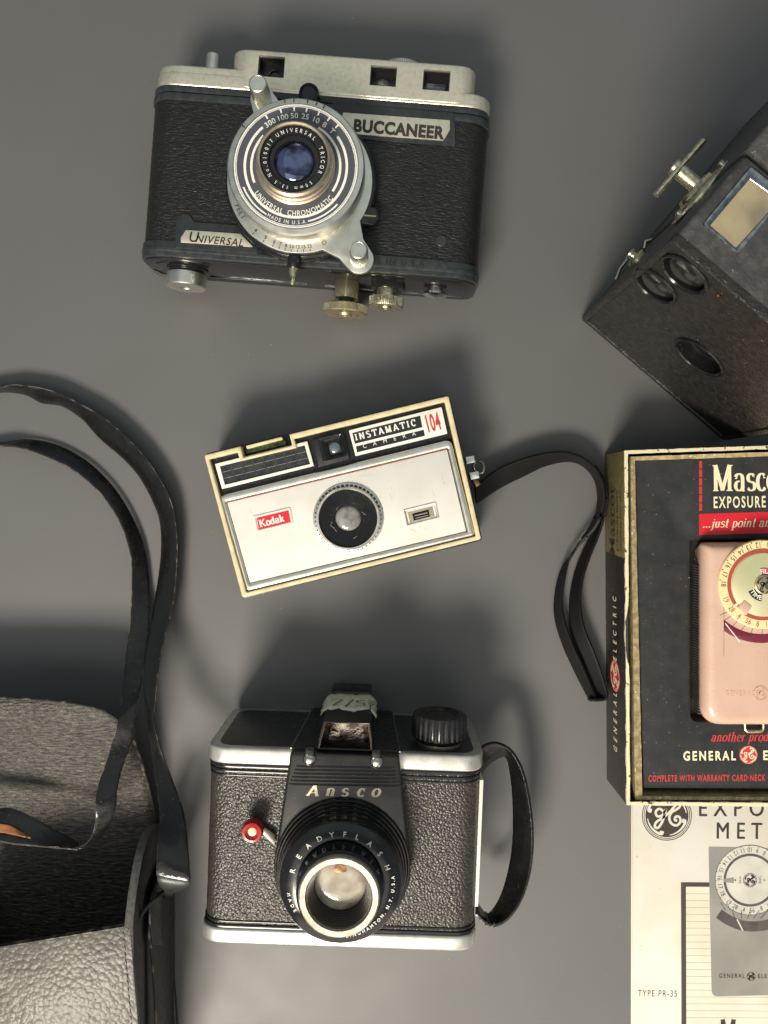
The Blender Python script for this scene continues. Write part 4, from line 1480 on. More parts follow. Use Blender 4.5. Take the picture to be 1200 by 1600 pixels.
# ------------------------------------------------------------------ box camera standing on its base (right)
def box_camera():
    ang = math.degrees(math.atan2(-132, 155))
    fr = Frame(908, 497, ang)
    L = fr.L
    t = thing('box_camera', 'worn black leathercloth box camera standing upright with a winding key on its side', 'camera', fr)
    H, W = 119.0, 93.0
    UVN = lambda a, b, h: (a, h, b)     # (u, z) outlines drawn out along v
    bd = M()
    bd.prism(rr(0.6, W - .6, 0, H - .2, 2.0, 4), 1.2, 38, UVN)
    body = bd.build('body', MT['box_leather_top'], t, bevel=.8, seg=2)
    rim = M()
    rim.frame(rr(0, W, 0, H, 2.6, 5), rr(3.0, W - 3, 3.0, H - 3.4, 2.0, 5), 3.0, -.6, UVN)
    rim.build('front_rim', MT['box_leather'], t, bevel=.7)
    fpn = M()
    fpn.prism(rr(2.6, W - 2.6, 2.6, H - 3, 2.2, 5), 3.0, .35, UVN)
    fpo = fpn.build('front_panel', MT['box_leather'], t, bevel=.5)
    back = M()
    back.prism(rr(-.4, W + .4, 0, H + .6, 2.2, 4), 39.6, 128, UVN)
    back.build('rear_section', MT['box_leather_top'], t, bevel=.9)
    gap = M()
    gap.prism(rr(1.6, W - 1.6, 1, H - 1.6, 2, 3), 37, 40.5, UVN)
    gap.build('joint', MT['black_matte'], t)

    def hole(cpx, cpy, ex0, ex1, name, kind):
        u, z = fr.onv(cpx, cpy, .35)
        ua, _ = fr.onv(ex0[0], ex0[1], .35)
        ub, _ = fr.onv(ex1[0], ex1[1], .35)
        r = min(max(abs(ub - ua) / 2, 4), 11)
        k = M()
        k.lathe([(r - .7, -3), (r - .7, 9)], (u, 0, z), (0, 1, 0), n=48)
        cut(fpo, k)
        k = M()
        k.lathe([(r - .7, -3), (r - .7, 9)], (u, 0, z), (0, 1, 0), n=48)
        cut(body, k)
        rg = M()
        rg.lathe([(r + 1.0, .5), (r + .95, -.35), (r + .5, -.8), (r - .2, -.75), (r - .75, -.1), (r - .72, 6.0), (r - 1.6, 6.4)], (u, 0, z), (0, 1, 0), n=64, cap0=False, cap1=False)
        ro = rg.build(name, MT['black_gloss'], t)
        g = M()
        if kind == 'lens':
            rl = r - .8
            g.lathe([(rl, 2.8)] + [(rl * math.cos(rad(a)), 2.6 - rl * .42 * math.sin(rad(a))) for a in range(5, 90, 7)], (u, 0, z), (0, 1, 0), n=48)
            g.build('finder_lens', MT['dark_glass'], ro, smooth=60)
        else:
            rl = r - 1.5
            g.lathe([(rl + .7, 7.6), (rl + .7, 6.8), (5.4, 6.8), (5.0, 6.2), (4.4, 6.2), (4.1, 7.4)], (u, 0, z), (0, 1, 0), n=48)
            g.build('shutter_plate', MT['black_plastic'], ro)
    hole(1024, 446, (998, 421), (1052, 472), 'finder_ring', 'lens')
    hole(1069.5, 427.5, (1040, 403), (1103, 454), 'finder_ring', 'lens')
    hole(1092.7, 557.5, (1049, 525), (1137, 593), 'lens_ring', 'main')
    u, z = fr.onv(1124, 461, .35)
    h = M()
    h.lathe([(1.6, .5), (1.5, .1), (.8, .1), (.7, .3)], (u, 0, z), (0, 1, 0), n=24)
    h.build('screw', MT['bronze'], t)
    # finder window in the top
    zt = H - .2
    og = [L(*p, zt) for p in ((1097, 351), (1171, 262), (1228, 306), (1152, 398))]
    ig = [L(*p, zt) for p in ((1109, 353), (1170, 281), (1216, 314), (1149, 388))]
    fw = M()
    fw.frame(rpoly(og, .8), rpoly(ig, .3), zt - 1.0, zt + 1.1, zi=zt + .5)
    fo = fw.build('finder_frame', MT['blued'], t, bevel=.4)
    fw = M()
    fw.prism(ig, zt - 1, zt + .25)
    fw.build('finder_glass', MT['finder_reflection'], fo)
    # winding key on the side, its plate and a strap stud
    zk = 84.0
    A, B_ = L(1025, 305, zk + 3), L(1099, 220, zk + 3)
    mid = L(1062, 262, zk + 3)
    kp = M()
    kp.lathe([(11.5, -1.6), (11.5, .3), (10.6, 1.2), (7.5, 1.8), (6.6, 3.4), (.5, 3.4)], (-.4, mid[1] - 1.5, zk), (-1, 0, 0), n=48)
    ko = kp.build('winding_key', MT['gilt'], t, bevel=.2)
    kp = M()
    dx = mid[0]
    kp.lathe([(3.1, 2), (3.1, -dx + 2.2), (2.6, -dx + 2.7)], (0, mid[1], zk + 1.0), (-1, 0, 0), n=32)
    kp.build('shaft', MT['gilt'], ko)
    kp = M()
    kp.tube([A + (zk + 3,), B_ + (zk + 3,)], 1.25, 12)
    kp.build('handle', MT['gilt'], ko)
    kp = M()
    kp.prism(rr(mid[1] - 15.5, mid[1] + 14, zk - 6, zk + 6, 5), .2, -.9, lambda a, b, hh: (hh, a, b))
    kp.build('key_plate', MT['gilt'], ko, bevel=.2)
    kp = M()
    for dv in (-13.2, 11.8):
        kp = M()
        kp.lathe([(1.5, 0), (1.5, 1.4), (.4, 2.0)], (-.8, mid[1] + dv, zk + 2.5), (-1, 0, 0), n=20)
        kp.build('rivet', MT['screw'], ko)
    kp = M()
    q = L(1080, 252, zk + 8)
    kp.box(-3.4, -.6, q[1] - 2.2, q[1] + 2.2, zk + 3, zk + 7)
    kp.build('catch', MT['brass'], ko, bevel=.5)
    sl = M()
    zs = 44.0
    p = L(974, 386, zs)
    sl.lathe([(4.6, -.5), (4.6, 1.0), (3.8, 1.8), (2.0, 2.0), (2.0, 3.4), (2.6, 3.7), (2.6, 4.6), (.5, 4.8)], (0, p[1], zs), (-1, 0, 0), n=32)
    so = sl.build('strap_stud', MT['gilt'], t)
    sl = M()
    q = L(958, 410, zs)
    sl.tube([(-1.4, q[1] - 4, zs - 2), (-3.2, q[1], zs), (-3.4, q[1] + 4.5, zs + 1.5)], .9, 8)
    sl.build('stud_loop', MT['screw'], so)
    sl = M()
    q = L(998, 376, zs)
    sl.tube([(-1.0, q[1] - 2, zs + 2), (-2.4, q[1] + .5, zs + 2), (-1.0, q[1] + 3, zs + 2)], .8, 8)
    sl.build('pin', MT['screw'], so)


box_camera()


# ------------------------------------------------------------------ display box, meter, booklet
def display_box():
    fr = Frame(945, 960, 0)
    L, PL = fr.L, fr.PL
    t = thing('display_box', 'worn black and gold cardboard display box holding a pink light meter', 'box', fr)
    zr = 31.0

    def edge(p0, p1, n, j, seed):
        r = random.Random(seed)
        out = []
        for i in range(n):
            s_ = i / n
            out.append((p0[0] + (p1[0] - p0[0]) * s_ + r.uniform(-j, j), p0[1] + (p1[1] - p0[1]) * s_ + r.uniform(-j, j)))
        return out

    def torn(pts, side):
        o = []
        for x, y in pts:
            if x < 1000 and 930 < y < 1060:
                s_ = (y - 930) / 130
                x -= 6.5 * math.sin(math.pi * s_) ** 1.5 * (1 if s_ < .8 else .5)
            o.append((x, y))
        return o
    TL, TR, BR, BL = (975.5, 704), (1416, 689), (1418, 1262), (979, 1258)
    n = 46
    outp = edge(TL, TR, n, .35, 1) + edge(TR, BR, n, .3, 2) + edge(BR, BL, n, .35, 3) + edge(BL, TL, n, .45, 4)
    tl2, tr2, br2, bl2 = (981, 709), (1410, 695), (1412, 1256), (984.5, 1252.5)
    inp = edge(tl2, tr2, n, .3, 5) + edge(tr2, br2, n, .2, 6) + edge(br2, bl2, n, .3, 7) + edge(bl2, tl2, n, .5, 8)
    # walls: straight outer skin, worn rim on top
    wo = PL([TL, TR, BR, BL], zr)
    wi = PL([tl2, tr2, br2, bl2], zr)
    wl = M()
    wl.frame(wo, wi, 0, zr - .3)
    wlo = wl.build('outer_wall', MT['card_side'], t, bevel=.3)
    fl = M()
    fl.prism(offs(wo, -.4), 0.1, 1.2)
    fl.build('floor', MT['olive'], t)
    rm = M()
    rm.frame(PL(outp, zr), PL(torn(inp, 0), zr), zr - 1.2, zr + .2)
    rm.build('rim', MT['worn_rim'], t)
    # olive label sheet round the upper end of the left wall
    x0 = wo[0][0] - .12
    dxy = Vector(wo[3]) - Vector(wo[0])

    def wallp(a, b, h):
        """a: mm down the left wall from its upper corner, b: height, h: distance off it"""
        s_ = a / dxy.length
        return (wo[0][0] + dxy.x * s_ - h, wo[0][1] + dxy.y * s_, b)
    lab = M()
    lab.prism([(0.3, 1), (48, 1), (49, zr - .2), (0.3, zr - .2)], .05, .2, wallp)
    lab.build('side_label', MT['olive'], t, bevel=.05)
    # end of the lettering on the side wall, read with the picture turned
    px2a = lambda y, z: (L(960, y, z)[1] - wo[0][1]) * -1
    tx = M()
    turn = lambda a, b, h: wallp(-a, b, h)      # text runs up the picture, tops towards the table

    def walltext(m, st, ya, yb, zmid, h, **kw):
        a0, a1 = px2a(ya, zmid), px2a(yb, zmid)
        mp = lambda x, y, q: wallp(a0 - x, zmid + h / 2 - y, q)
        text(m, st, (0, 0), .12, h, 0, fit=abs(a0 - a1), off=.02, mp=mp, **kw)
    walltext(tx, 'GENERAL', 1174, 1082, 15, 5.2, sp=2.2)
    walltext(tx, 'ELECTRIC', 1032, 932, 15, 5.2, sp=2.2)
    tx.build('side_lettering', MT['cream_ink'], t, smooth=0)
    tx = M()
    for st, ya, yb, zz, h in (('Mascot', 868, 760, 12, 8.5), ('EXPOSURE METER', 862, 766, 20.5, 2.6), ('GENERAL ELECTRIC', 862, 762, 25.5, 2.2)):
        a0, a1 = px2a(ya, zz), px2a(yb, zz)
        text(tx, st, (0, 0), .24, h, 0, fit=abs(a0 - a1), off=.01, mp=lambda x, y, q, a0=a0, zz=zz, h=h: wallp(a0 - x, zz + h / 2 - y, q))
    tx.build('faded_lettering', MT['brown_ink'], t, smooth=0)
    ca = px2a(1056, 15)
    em = M()
    em.sheet([(ca + 7.6 * math.cos(rad(a)), 15 + 7.6 * math.sin(rad(a))) for a in range(0, 360, 8)], .1, wallp)
    emo = em.build('side_emblem', MT['red_ink'], t, smooth=0)
    em = M()
    monogram(em, (0, 0), 7.2, .13, 1.1, mp=lambda x, y, q: wallp(ca - x, 15 - y, q))
    em.build('monogram', MT['cream_ink'], emo, smooth=0)
    # inner sleeve of gold paper
    so_ = [(985, 713.5), (1406, 699.5), (1408, 1252), (992, 1249)]
    si_ = [(992.5, 719.5), (1399, 706), (1401, 1247), (1004, 1244.5)]
    n2 = 30
    po = []
    pi_ = []
    for k in range(4):
        po += edge(so_[k], so_[(k + 1) % 4], n2, .25, 20 + k)
        pi_ += edge(si_[k], si_[(k + 1) % 4], n2, .35, 30 + k)
    sl = M()
    sl.frame(PL(po, 29), PL(pi_, 29), 2, 29.2, zi=28.6)
    sl.build('inner_sleeve', MT['gold_paper'], t)
    # printed card with the well for the meter
    zc = 25.5
    co = PL([(991, 720), (1400, 708), (1402, 1233), (1006, 1231)], zc)
    ci = PL([(1078, 843), (1309, 841), (1310, 1129), (1079, 1129)], zc)
    cd = M()
    co_r, ci_r = rpoly(co, .6, 6), rpoly(ci, [2, 2, 4, 4], 6)
    # soft shoulder round the well
    mid_ = offs(ci_r, 1.6)
    low = ci_r
    deep = offs(ci_r, -1.5)
    rings = [[p + (zc - 1.0,) for p in co_r], [p + (zc,) for p in co_r], [p + (zc,) for p in mid_], [p + (zc - .5,) for p in low], [p + (zc - 9,) for p in deep]]
    cd.loft(rings, False, True)
    cdo = cd.build('printed_card', MT['card'], t, keep=False, smooth=50)
    z = zc + .05
    tx = M()
    for i in range(6):
        y0 = 720.5 + i * 13.2
        tx.sheet(PL([(1092.5, y0), (1097, y0), (1097, y0 + 11.6), (1092.5, y0 + 11.6)], z), z)
    tx.build('dashed_line', MT['red_ink'], cdo, smooth=0)
    tx = M()
    stext(tx, 'Mascot', L(1114, 767.5, z), z, 12.0, .8, xs=.80, thick=.175, thin=.045, bar=.045)
    text(tx, 'EXPOSURE METER', L(1114.5, 793.5, z), z, 5.0, .8, off=.02, fit=41.5, sp=.6)
    tx.build('title', MT['cream_ink'], cdo, smooth=0)
    bn = M()
    bn.sheet(PL([(1092.5, 803), (1330, 796), (1330, 829), (1092.5, 836)], z), z)
    bno = bn.build('red_banner', MT['red_band'], cdo, smooth=0)
    tx = M()
    stext(tx, '...just point and shoot', L(1097.5, 824.5, z + .03), z + .04, 4.2, .8, xs=1.04, thick=.14, thin=.06, bar=.06, shear=.26)
    tx.build('slogan', MT['cream_ink'], bno, smooth=0)
    tx = M()
    stext(tx, 'another product of', L(1110.5, 1158.5, z), z, 4.3, .4, xs=.96, thick=.15, thin=.07, bar=.06, shear=.26)
    text(tx, 'COMPLETE WITH WARRANTY CARD·NECK CORD', L(1013, 1221, z), z, 2.75, .4, off=.03, fit=62.5, sp=.3)
    tx.build('red_lettering', MT['red_ink'], cdo, smooth=0)
    tx = M()
    text(tx, 'GENERAL', L(1067.5, 1188, z), z, 4.0, .4, off=.03, fit=24.2, sp=.85)
    text(tx, 'ELECTRIC', L(1192, 1187, z), z, 4.0, .4, off=.03, fit=26.5, sp=.85)
    tx.build('maker_lettering', MT['cream_ink'], cdo, smooth=0)
    em = M()
    e = L(1169.5, 1179.5, z)
    em.sheet(circ(e[0], e[1], 4.2, 48), z)
    emo = em.build('emblem', MT['red_ink'], cdo, smooth=0)
    em = M()
    monogram(em, e, 4.05, z + .03, 1.0)
    em.build('monogram', MT['cream_ink'], emo, smooth=0)


display_box()


def exposure_meter():
    fr = Frame(1194, 990, 0)
    L, PL = fr.L, fr.PL
    t = thing('exposure_meter', 'salmon pink light meter with a round cream dial lying in the black display box', 'light meter', fr)
    zt = 35.0
    base = PL([(1095, 848), (1295, 847), (1295, 1131), (1095, 1131)], 30.0)
    bd = M()
    rs = [2, 2, 9, 9]
    rings = []
    for ins, z in ((3.0, 15.5), (1.6, 22), (0, 28.0), (0, 30.5), (.5, 32.2), (1.3, 33.6), (2.4, 34.5), (3.8, 34.9), (5.5, 35.0)):
        rings.append([p + (z,) for p in rpoly(offs(base, -ins), rs, 7)])
    bd.loft(rings)
    bd.build('body', MT['pink'], t, smooth=60)
    # top cap and ribbed sides
    cp = M()
    q = PL([(1105, 850.5), (1285, 849.5), (1282, 860), (1108, 861)], zt)
    rib = M()
    uLb = base[0][0]
    for i in range(56):
        v = base[3][1] + 4 + i * 1.22
        rib.box(uLb - .5, uLb + 2.0, v, v + .62, 22, 28.6)
    rib.build('side_ribs', MT['print_dark'], t)
    cx, cy = L(1193.8, 913.5, 37)
    dl = M()
    dl.lathe([(19.9, 34.6), (19.9, 35.8), (19.5, 36.2), (14, 36.25)], (cx, cy, 0), n=120)
    do = dl.build('dial', MT['dial_cream'], t, smooth=30)
    d2 = M()
    d2.arc(cx, cy, 14.4, 16.1, -122, 215, 36.32, 90)
    d2.build('scale_ring', MT['rust_ink'], do, smooth=0)
    d3 = M()
    d3.lathe([(14.3, 36.0), (14.1, 36.7), (13.6, 36.9), (4, 36.9)], (cx, cy, 0), n=96)
    d3.build('centre_disc', MT['pale_gold'], do, smooth=30)
    tx = M()
    for st, an in (('10', 68), ('11', 82), ('12', 97), ('13', 111), ('14', 124), ('15', 138), ('16', 151), ('17', 165), ('18', 179)):
        textarc(tx, st, (cx, cy), 17.7, 36.3, 2.35, an, out=False, xs=.8)
        tx.arc(cx, cy, 18.8, 19.7, an - 5 - .4, an - 5 + .4, 36.3, 2)
    tx.build('exposure_numbers', MT['dark_ink'], do, smooth=0)
    tx = M()
    for st, an in (('19', 202), ('28', 218), ('4', 233), ('56', 248), ('8', 262), ('11', 277), ('16', 291)):
        textarc(tx, st, (cx, cy), 17.7, 36.3, 2.35, an, out=False, xs=.8)
        tx.arc(cx, cy, 18.9, 19.6, an - .4, an + .4, 36.3, 2)
    tx.build('aperture_numbers', MT['rust_ink'], do, smooth=0)
    tm = M()
    tm.arc(cx, cy, 4.4, 7.6, 204, 262, 36.95, 20)
    tm.build('time_sector', MT['dark_ink'], do, smooth=0)
    tm = M()
    tm.arc(cx, cy, 4.4, 7.6, 56, 104, 36.95, 20)
    tm.build('film_sector', MT['rust_ink'], do, smooth=0)
    tx = M()
    textarc(tx, 'TIME', (cx, cy), 6.0, 37.0, 1.9, 233, out=False, off=.02)
    textarc(tx, 'FILM', (cx, cy), 6.0, 37.0, 1.9, 80, out=True, off=.02)
    tx.build('sector_lettering', MT['white_ink'], do, smooth=0)
    hb = M()
    hb.lathe([(4.3, 36.8), (4.2, 37.6), (3.8, 37.8), (.1, 37.8)], (cx, cy, 0), n=48)
    hb.build('hub', MT['brass'], do)
    hb = M()
    monogram(hb, (cx, cy), 3.9, 37.85, 1.5)
    hb.build('monogram', MT['brown_ink'], do, smooth=0)
    pt = M()
    e = Vector((math.cos(rad(230)), math.sin(rad(230))))
    f_ = Vector((-e.y, e.x))
    c_ = Vector((cx, cy))
    pt.prism([tuple(c_ + e * 10.8 - f_ * 2.2), tuple(c_ + e * 15.6 - f_ * 2.8), tuple(c_ + e * 15.6 + f_ * 2.8), tuple(c_ + e * 10.8 + f_ * 2.2)], 36.3, 37.3)
    pt.build('pointer_tab', MT['pink'], do, bevel=.4)
    # needle window
    uw = L(1131, 980, 35)[0]
    r0, r1 = 25.4, 29.4
    cw = cy + 3.0
    wn = M()
    a_ = 180 + math.degrees(math.acos(min(1, (cx - uw) / r0)))
    b_ = 180 + math.degrees(math.acos(min(1, (cx - uw) / r1)))
    inn = [(cx + r0 * math.cos(rad(a_ + (360 - 2 * (a_ - 180)) * i / 40 - 0)), 0) for i in range(2)]
    top_ = [(cx + r0 * math.cos(rad(a_ + (540 - 2 * a_) * i / 40)), cw + r0 * math.sin(rad(a_ + (540 - 2 * a_) * i / 40))) for i in range(41)]
    bot_ = [(cx + r1 * math.cos(rad(b_ + (540 - 2 * b_) * i / 40)), cw + r1 * math.sin(rad(b_ + (540 - 2 * b_) * i / 40))) for i in range(41)]
    wn.loft([[p + (34.6,) for p in top_ + bot_[::-1]], [p + (35.12,) for p in top_ + bot_[::-1]]])
    wno = wn.build('needle_window', MT['maroon'], t, bevel=.08)
    nd = M()
    nd.brush(PL([(1133, 974), (1156, 1003)], 35), .45, 35.18)
    nd.build('needle', MT['white_ink'], wno, smooth=0)
    ln = M()
    for i, a in enumerate((222, 229, 239, 249, 259, 270, 281, 292, 303)):
        q = lambda r, aa: (cx + r * math.cos(rad(aa)), cw + r * math.sin(rad(aa)))
        ln.brush([q(18.5, a + 7 - i * .8), q(25.3, a)], .2, 35.08)
    ln.brush(PL([(1131, 948), (1131, 1026)], 35), .14, 35.06)
    ln.build('guide_lines', MT['brown_ink'], t, smooth=0)
    tx = M()
    text(tx, 'GENERAL', L(1133, 1087, 35), 35.04, 2.2, 0, fit=13, sp=.4)
    monogram(tx, L(1188, 1083, 35), 3.4, 35.04, 1.0)
    text(tx, 'ELECTRIC', L(1203, 1087, 35), 35.04, 2.2, 0, fit=14, sp=.4)
    eb = tx.build('embossed_lettering', MT['pink'], t, smooth=0)
    md = eb.modifiers.new('relief', 'SOLIDIFY')
    md.thickness = .00022
    md.offset = 0
    # cord loop
    lp = M()
    zc = 27.5
    pts = [L(x, y, zc) + (zc,) for x, y in ((1163.5, 1124), (1164, 1138), (1166.5, 1142), (1170, 1143.5), (1188, 1143), (1191, 1141.5), (1192.5, 1138), (1192.5, 1124))]
    lp.tube(cr(pts, 30), .62, 8)
    lp.build('cord_loop', MT['brass'], t)


exposure_meter()


def instruction_booklet():
    fr = Frame(1194, 1480, 0)
    L, PL = fr.L, fr.PL
    t = thing('instruction_booklet', 'cream paper instruction booklet lying flat below the display box', 'booklet', fr)
    pg = M()
    pg.prism(PL([(988.5, 1219), (1404, 1219), (1406, 1815), (988, 1815)], 1.0), .6, 1.2)
    pgo = pg.build('cover', MT['paper'], t, bevel=.25)
    pg = M()
    pg.prism(PL([(986.3, 1220.5), (1402, 1221), (1403, 1813), (985.6, 1813)], .5), .01, .55)
    pg.build('inner_page', MT['ruled'], t, bevel=.1)
    z = 1.25
    em = M()
    e = L(1042, 1274.5, z)
    r = 39 * (D - z) / F
    em.arc(e[0], e[1], r * .965, r, 0, 360, z, 64)
    em.sheet(circ(e[0], e[1], r * .93, 64), z)
    emo = em.build('emblem', MT['brown_ink'], t, smooth=0)
    em = M()
    monogram(em, e, r * .93, z + .03, 1.05)
    em.build('monogram', MT['paper'], emo, smooth=0)
    tx = M()
    text(tx, 'EXPOSURE', L(1090, 1275, z), z, 8.0, 0, fit=66, sp=3.0)
    text(tx, 'EXPOSURE', L(1091, 1275.4, z), z + .02, 8.2, 0, fit=66, sp=3.0)
    tx.build('heading', MT['brown_ink'], t, smooth=0)
    tx = M()
    text(tx, 'METER', L(1117.5, 1310, z), z, 7.8, -.6, fit=39, sp=3.0)
    text(tx, 'METER', L(1118.5, 1310.4, z), z + .02, 8.0, -.6, fit=39, sp=3.0)
    tx.build('heading', MT['brown_ink'], t, smooth=0)
    tx = M()
    text(tx, 'TYPE PR-35', L(996.5, 1556.5, z), z, 3.1, -1.0, off=.0, fit=19.5, sp=.35)
    tx.build('type_number', MT['brown_ink'], t, smooth=0)
    tx = M()
    stext(tx, 'Mascot', L(1126, 1631, z), z, 12, 0, xs=.66, thick=.25, thin=.05, bar=.05)
    tx.build('lettering', MT['brown_ink'], t, smooth=0)
    fm = M()
    fo = PL([(1064, 1378.5), (1330, 1380), (1330, 1800), (1065.5, 1800)], z)
    fi = PL([(1071.8, 1385.5), (1322, 1387), (1322, 1792), (1073, 1792)], z)
    V = [p + (z,) for p in fo] + [p + (z,) for p in fi]
    fm.add(V, [(i, (i + 1) % 4, 4 + (i + 1) % 4, 4 + i) for i in range(4)])
    fm.build('printed_frame', MT['frame_ink'], t, smooth=0)
    rl = M()
    rl.sheet(fi, z)
    rlo = rl.build('ruled_panel', MT['ruled'], t, smooth=0)
    rl = M()
    for i in range(22):
        y = 1396.5 + i * 10.75
        rl.brush([L(1072.5, y, z), L(1321, y + 1, z)], .16, z + .03)
    rl.build('ruled_lines', MT['grey_ink'], rlo, smooth=0)
    pc = M()
    pp = PL([(1107, 1323), (1285, 1327), (1283, 1553), (1112, 1557)], z)
    pc.sheet(rpoly([pp[0], pp[1], pp[2], pp[3]], [.6, .6, 5, 3.2], 6), z + .06)
    pco = pc.build('printed_meter', MT['print_grey'], t, smooth=0)
    cx, cy = L(1171.8, 1375, z)
    k = (D - z) / F
    zz = z + .09
    q = M()
    q.sheet(circ(cx, cy, 54.5 * k, 80), zz)
    q.build('printed_dial', MT['print_light'], pco, smooth=0)
    q = M()
    q.arc(cx, cy, 37.5 * k, 41.5 * k, 0, 360, zz + .03, 80)
    q.arc(cx, cy, 54 * k, 54.8 * k, 0, 360, zz + .03, 80)
    q.build('printed_ring', MT['print_dark'], pco, smooth=0)
    q = M()
    for st, an in (('8', 62), ('9', 76), ('10', 90), ('11', 104), ('12', 117), ('13', 131), ('14', 145), ('15', 160), ('16', 176), ('17', 191), ('18', 206), ('19', 226), ('28', 241), ('4', 258), ('56', 274), ('8', 292), ('11', 308), ('16', 324)):
        textarc(q, st, (cx, cy), 47.5 * k, zz + .03, 2.2, an, out=False, xs=.8)
    for i in range(24):
        q.arc(cx, cy, 52.5 * k, 54 * k, i * 15, i * 15 + 1.2, zz + .05, 2)
    textarc(q, 'FILM', (cx, cy), 15.5 * k, zz + .03, 1.2, 178, out=True)
    textarc(q, 'TIME', (cx, cy), 15.5 * k, zz + .03, 1.2, 2, out=True)
    q.arc(cx, cy, 10.2 * k, 11 * k, 0, 360, zz + .03, 40)
    monogram(q, (cx, cy), 9.6 * k, zz + .03, 1.7)
    q.sheet(PL([(1147.5, 1375), (1150, 1373), (1150, 1377)], z), zz + .03)
    q.sheet(PL([(1195.5, 1375), (1193, 1373), (1193, 1377)], z), zz + .03)
    q.build('printed_numbers', MT['dark_ink'], pco, smooth=0)
    q = M()
    text(q, 'GENERAL', L(1123.5, 1527.5, z), zz, 2.0, 0, off=.02, fit=12.6, sp=.5)
    text(q, 'ELECTRIC', L(1184, 1528, z), zz, 2.0, 0, off=.02, fit=13.6, sp=.5)
    monogram(q, L(1173.5, 1525.5, z), 2.2, zz + .01, 1.9)
    q.build('printed_maker_name', MT['dark_ink'], pco, smooth=0)
    q = M()
    q.sheet(PL([(1131, 1373), (1146, 1370.5), (1147.5, 1375), (1146, 1380), (1131, 1378)], z), zz + .045)
    q.build('printed_pointer', MT['print_grey'], pco, smooth=0)
    q = M()
    bw = cr([L(x, y, z) + (0,) for x, y in ((1123, 1421), (1138, 1431), (1158, 1439), (1180, 1441), (1203, 1437), (1225, 1424))], 30)
    q.brush([p + Vector((0, -2.0, 0)) for p in bw], 5.0, zz - .01)
    q.build('printed_window', MT['print_dark'], pco, smooth=0)
    q = M()
    q.brush(PL([(1151.5, 1436), (1160.5, 1454)], z), .6, zz + .02)
    q.build('printed_needle', MT['paper'], pco, smooth=0)
    q = M()
    for x0, x1 in ((1126, 1133), (1135, 1141), (1144, 1148), (1158, 1158), (1172, 1168), (1186, 1177), (1200, 1188)):
        q.brush(PL([(x0, 1410 + (1 if x0 > 1140 else 0) * 12), (x1, 1422 + (1 if x0 > 1140 else 0) * 13)], z), .28, zz + .07)
    q.build('printed_lines', MT['dark_ink'], pco, smooth=0)


instruction_booklet()


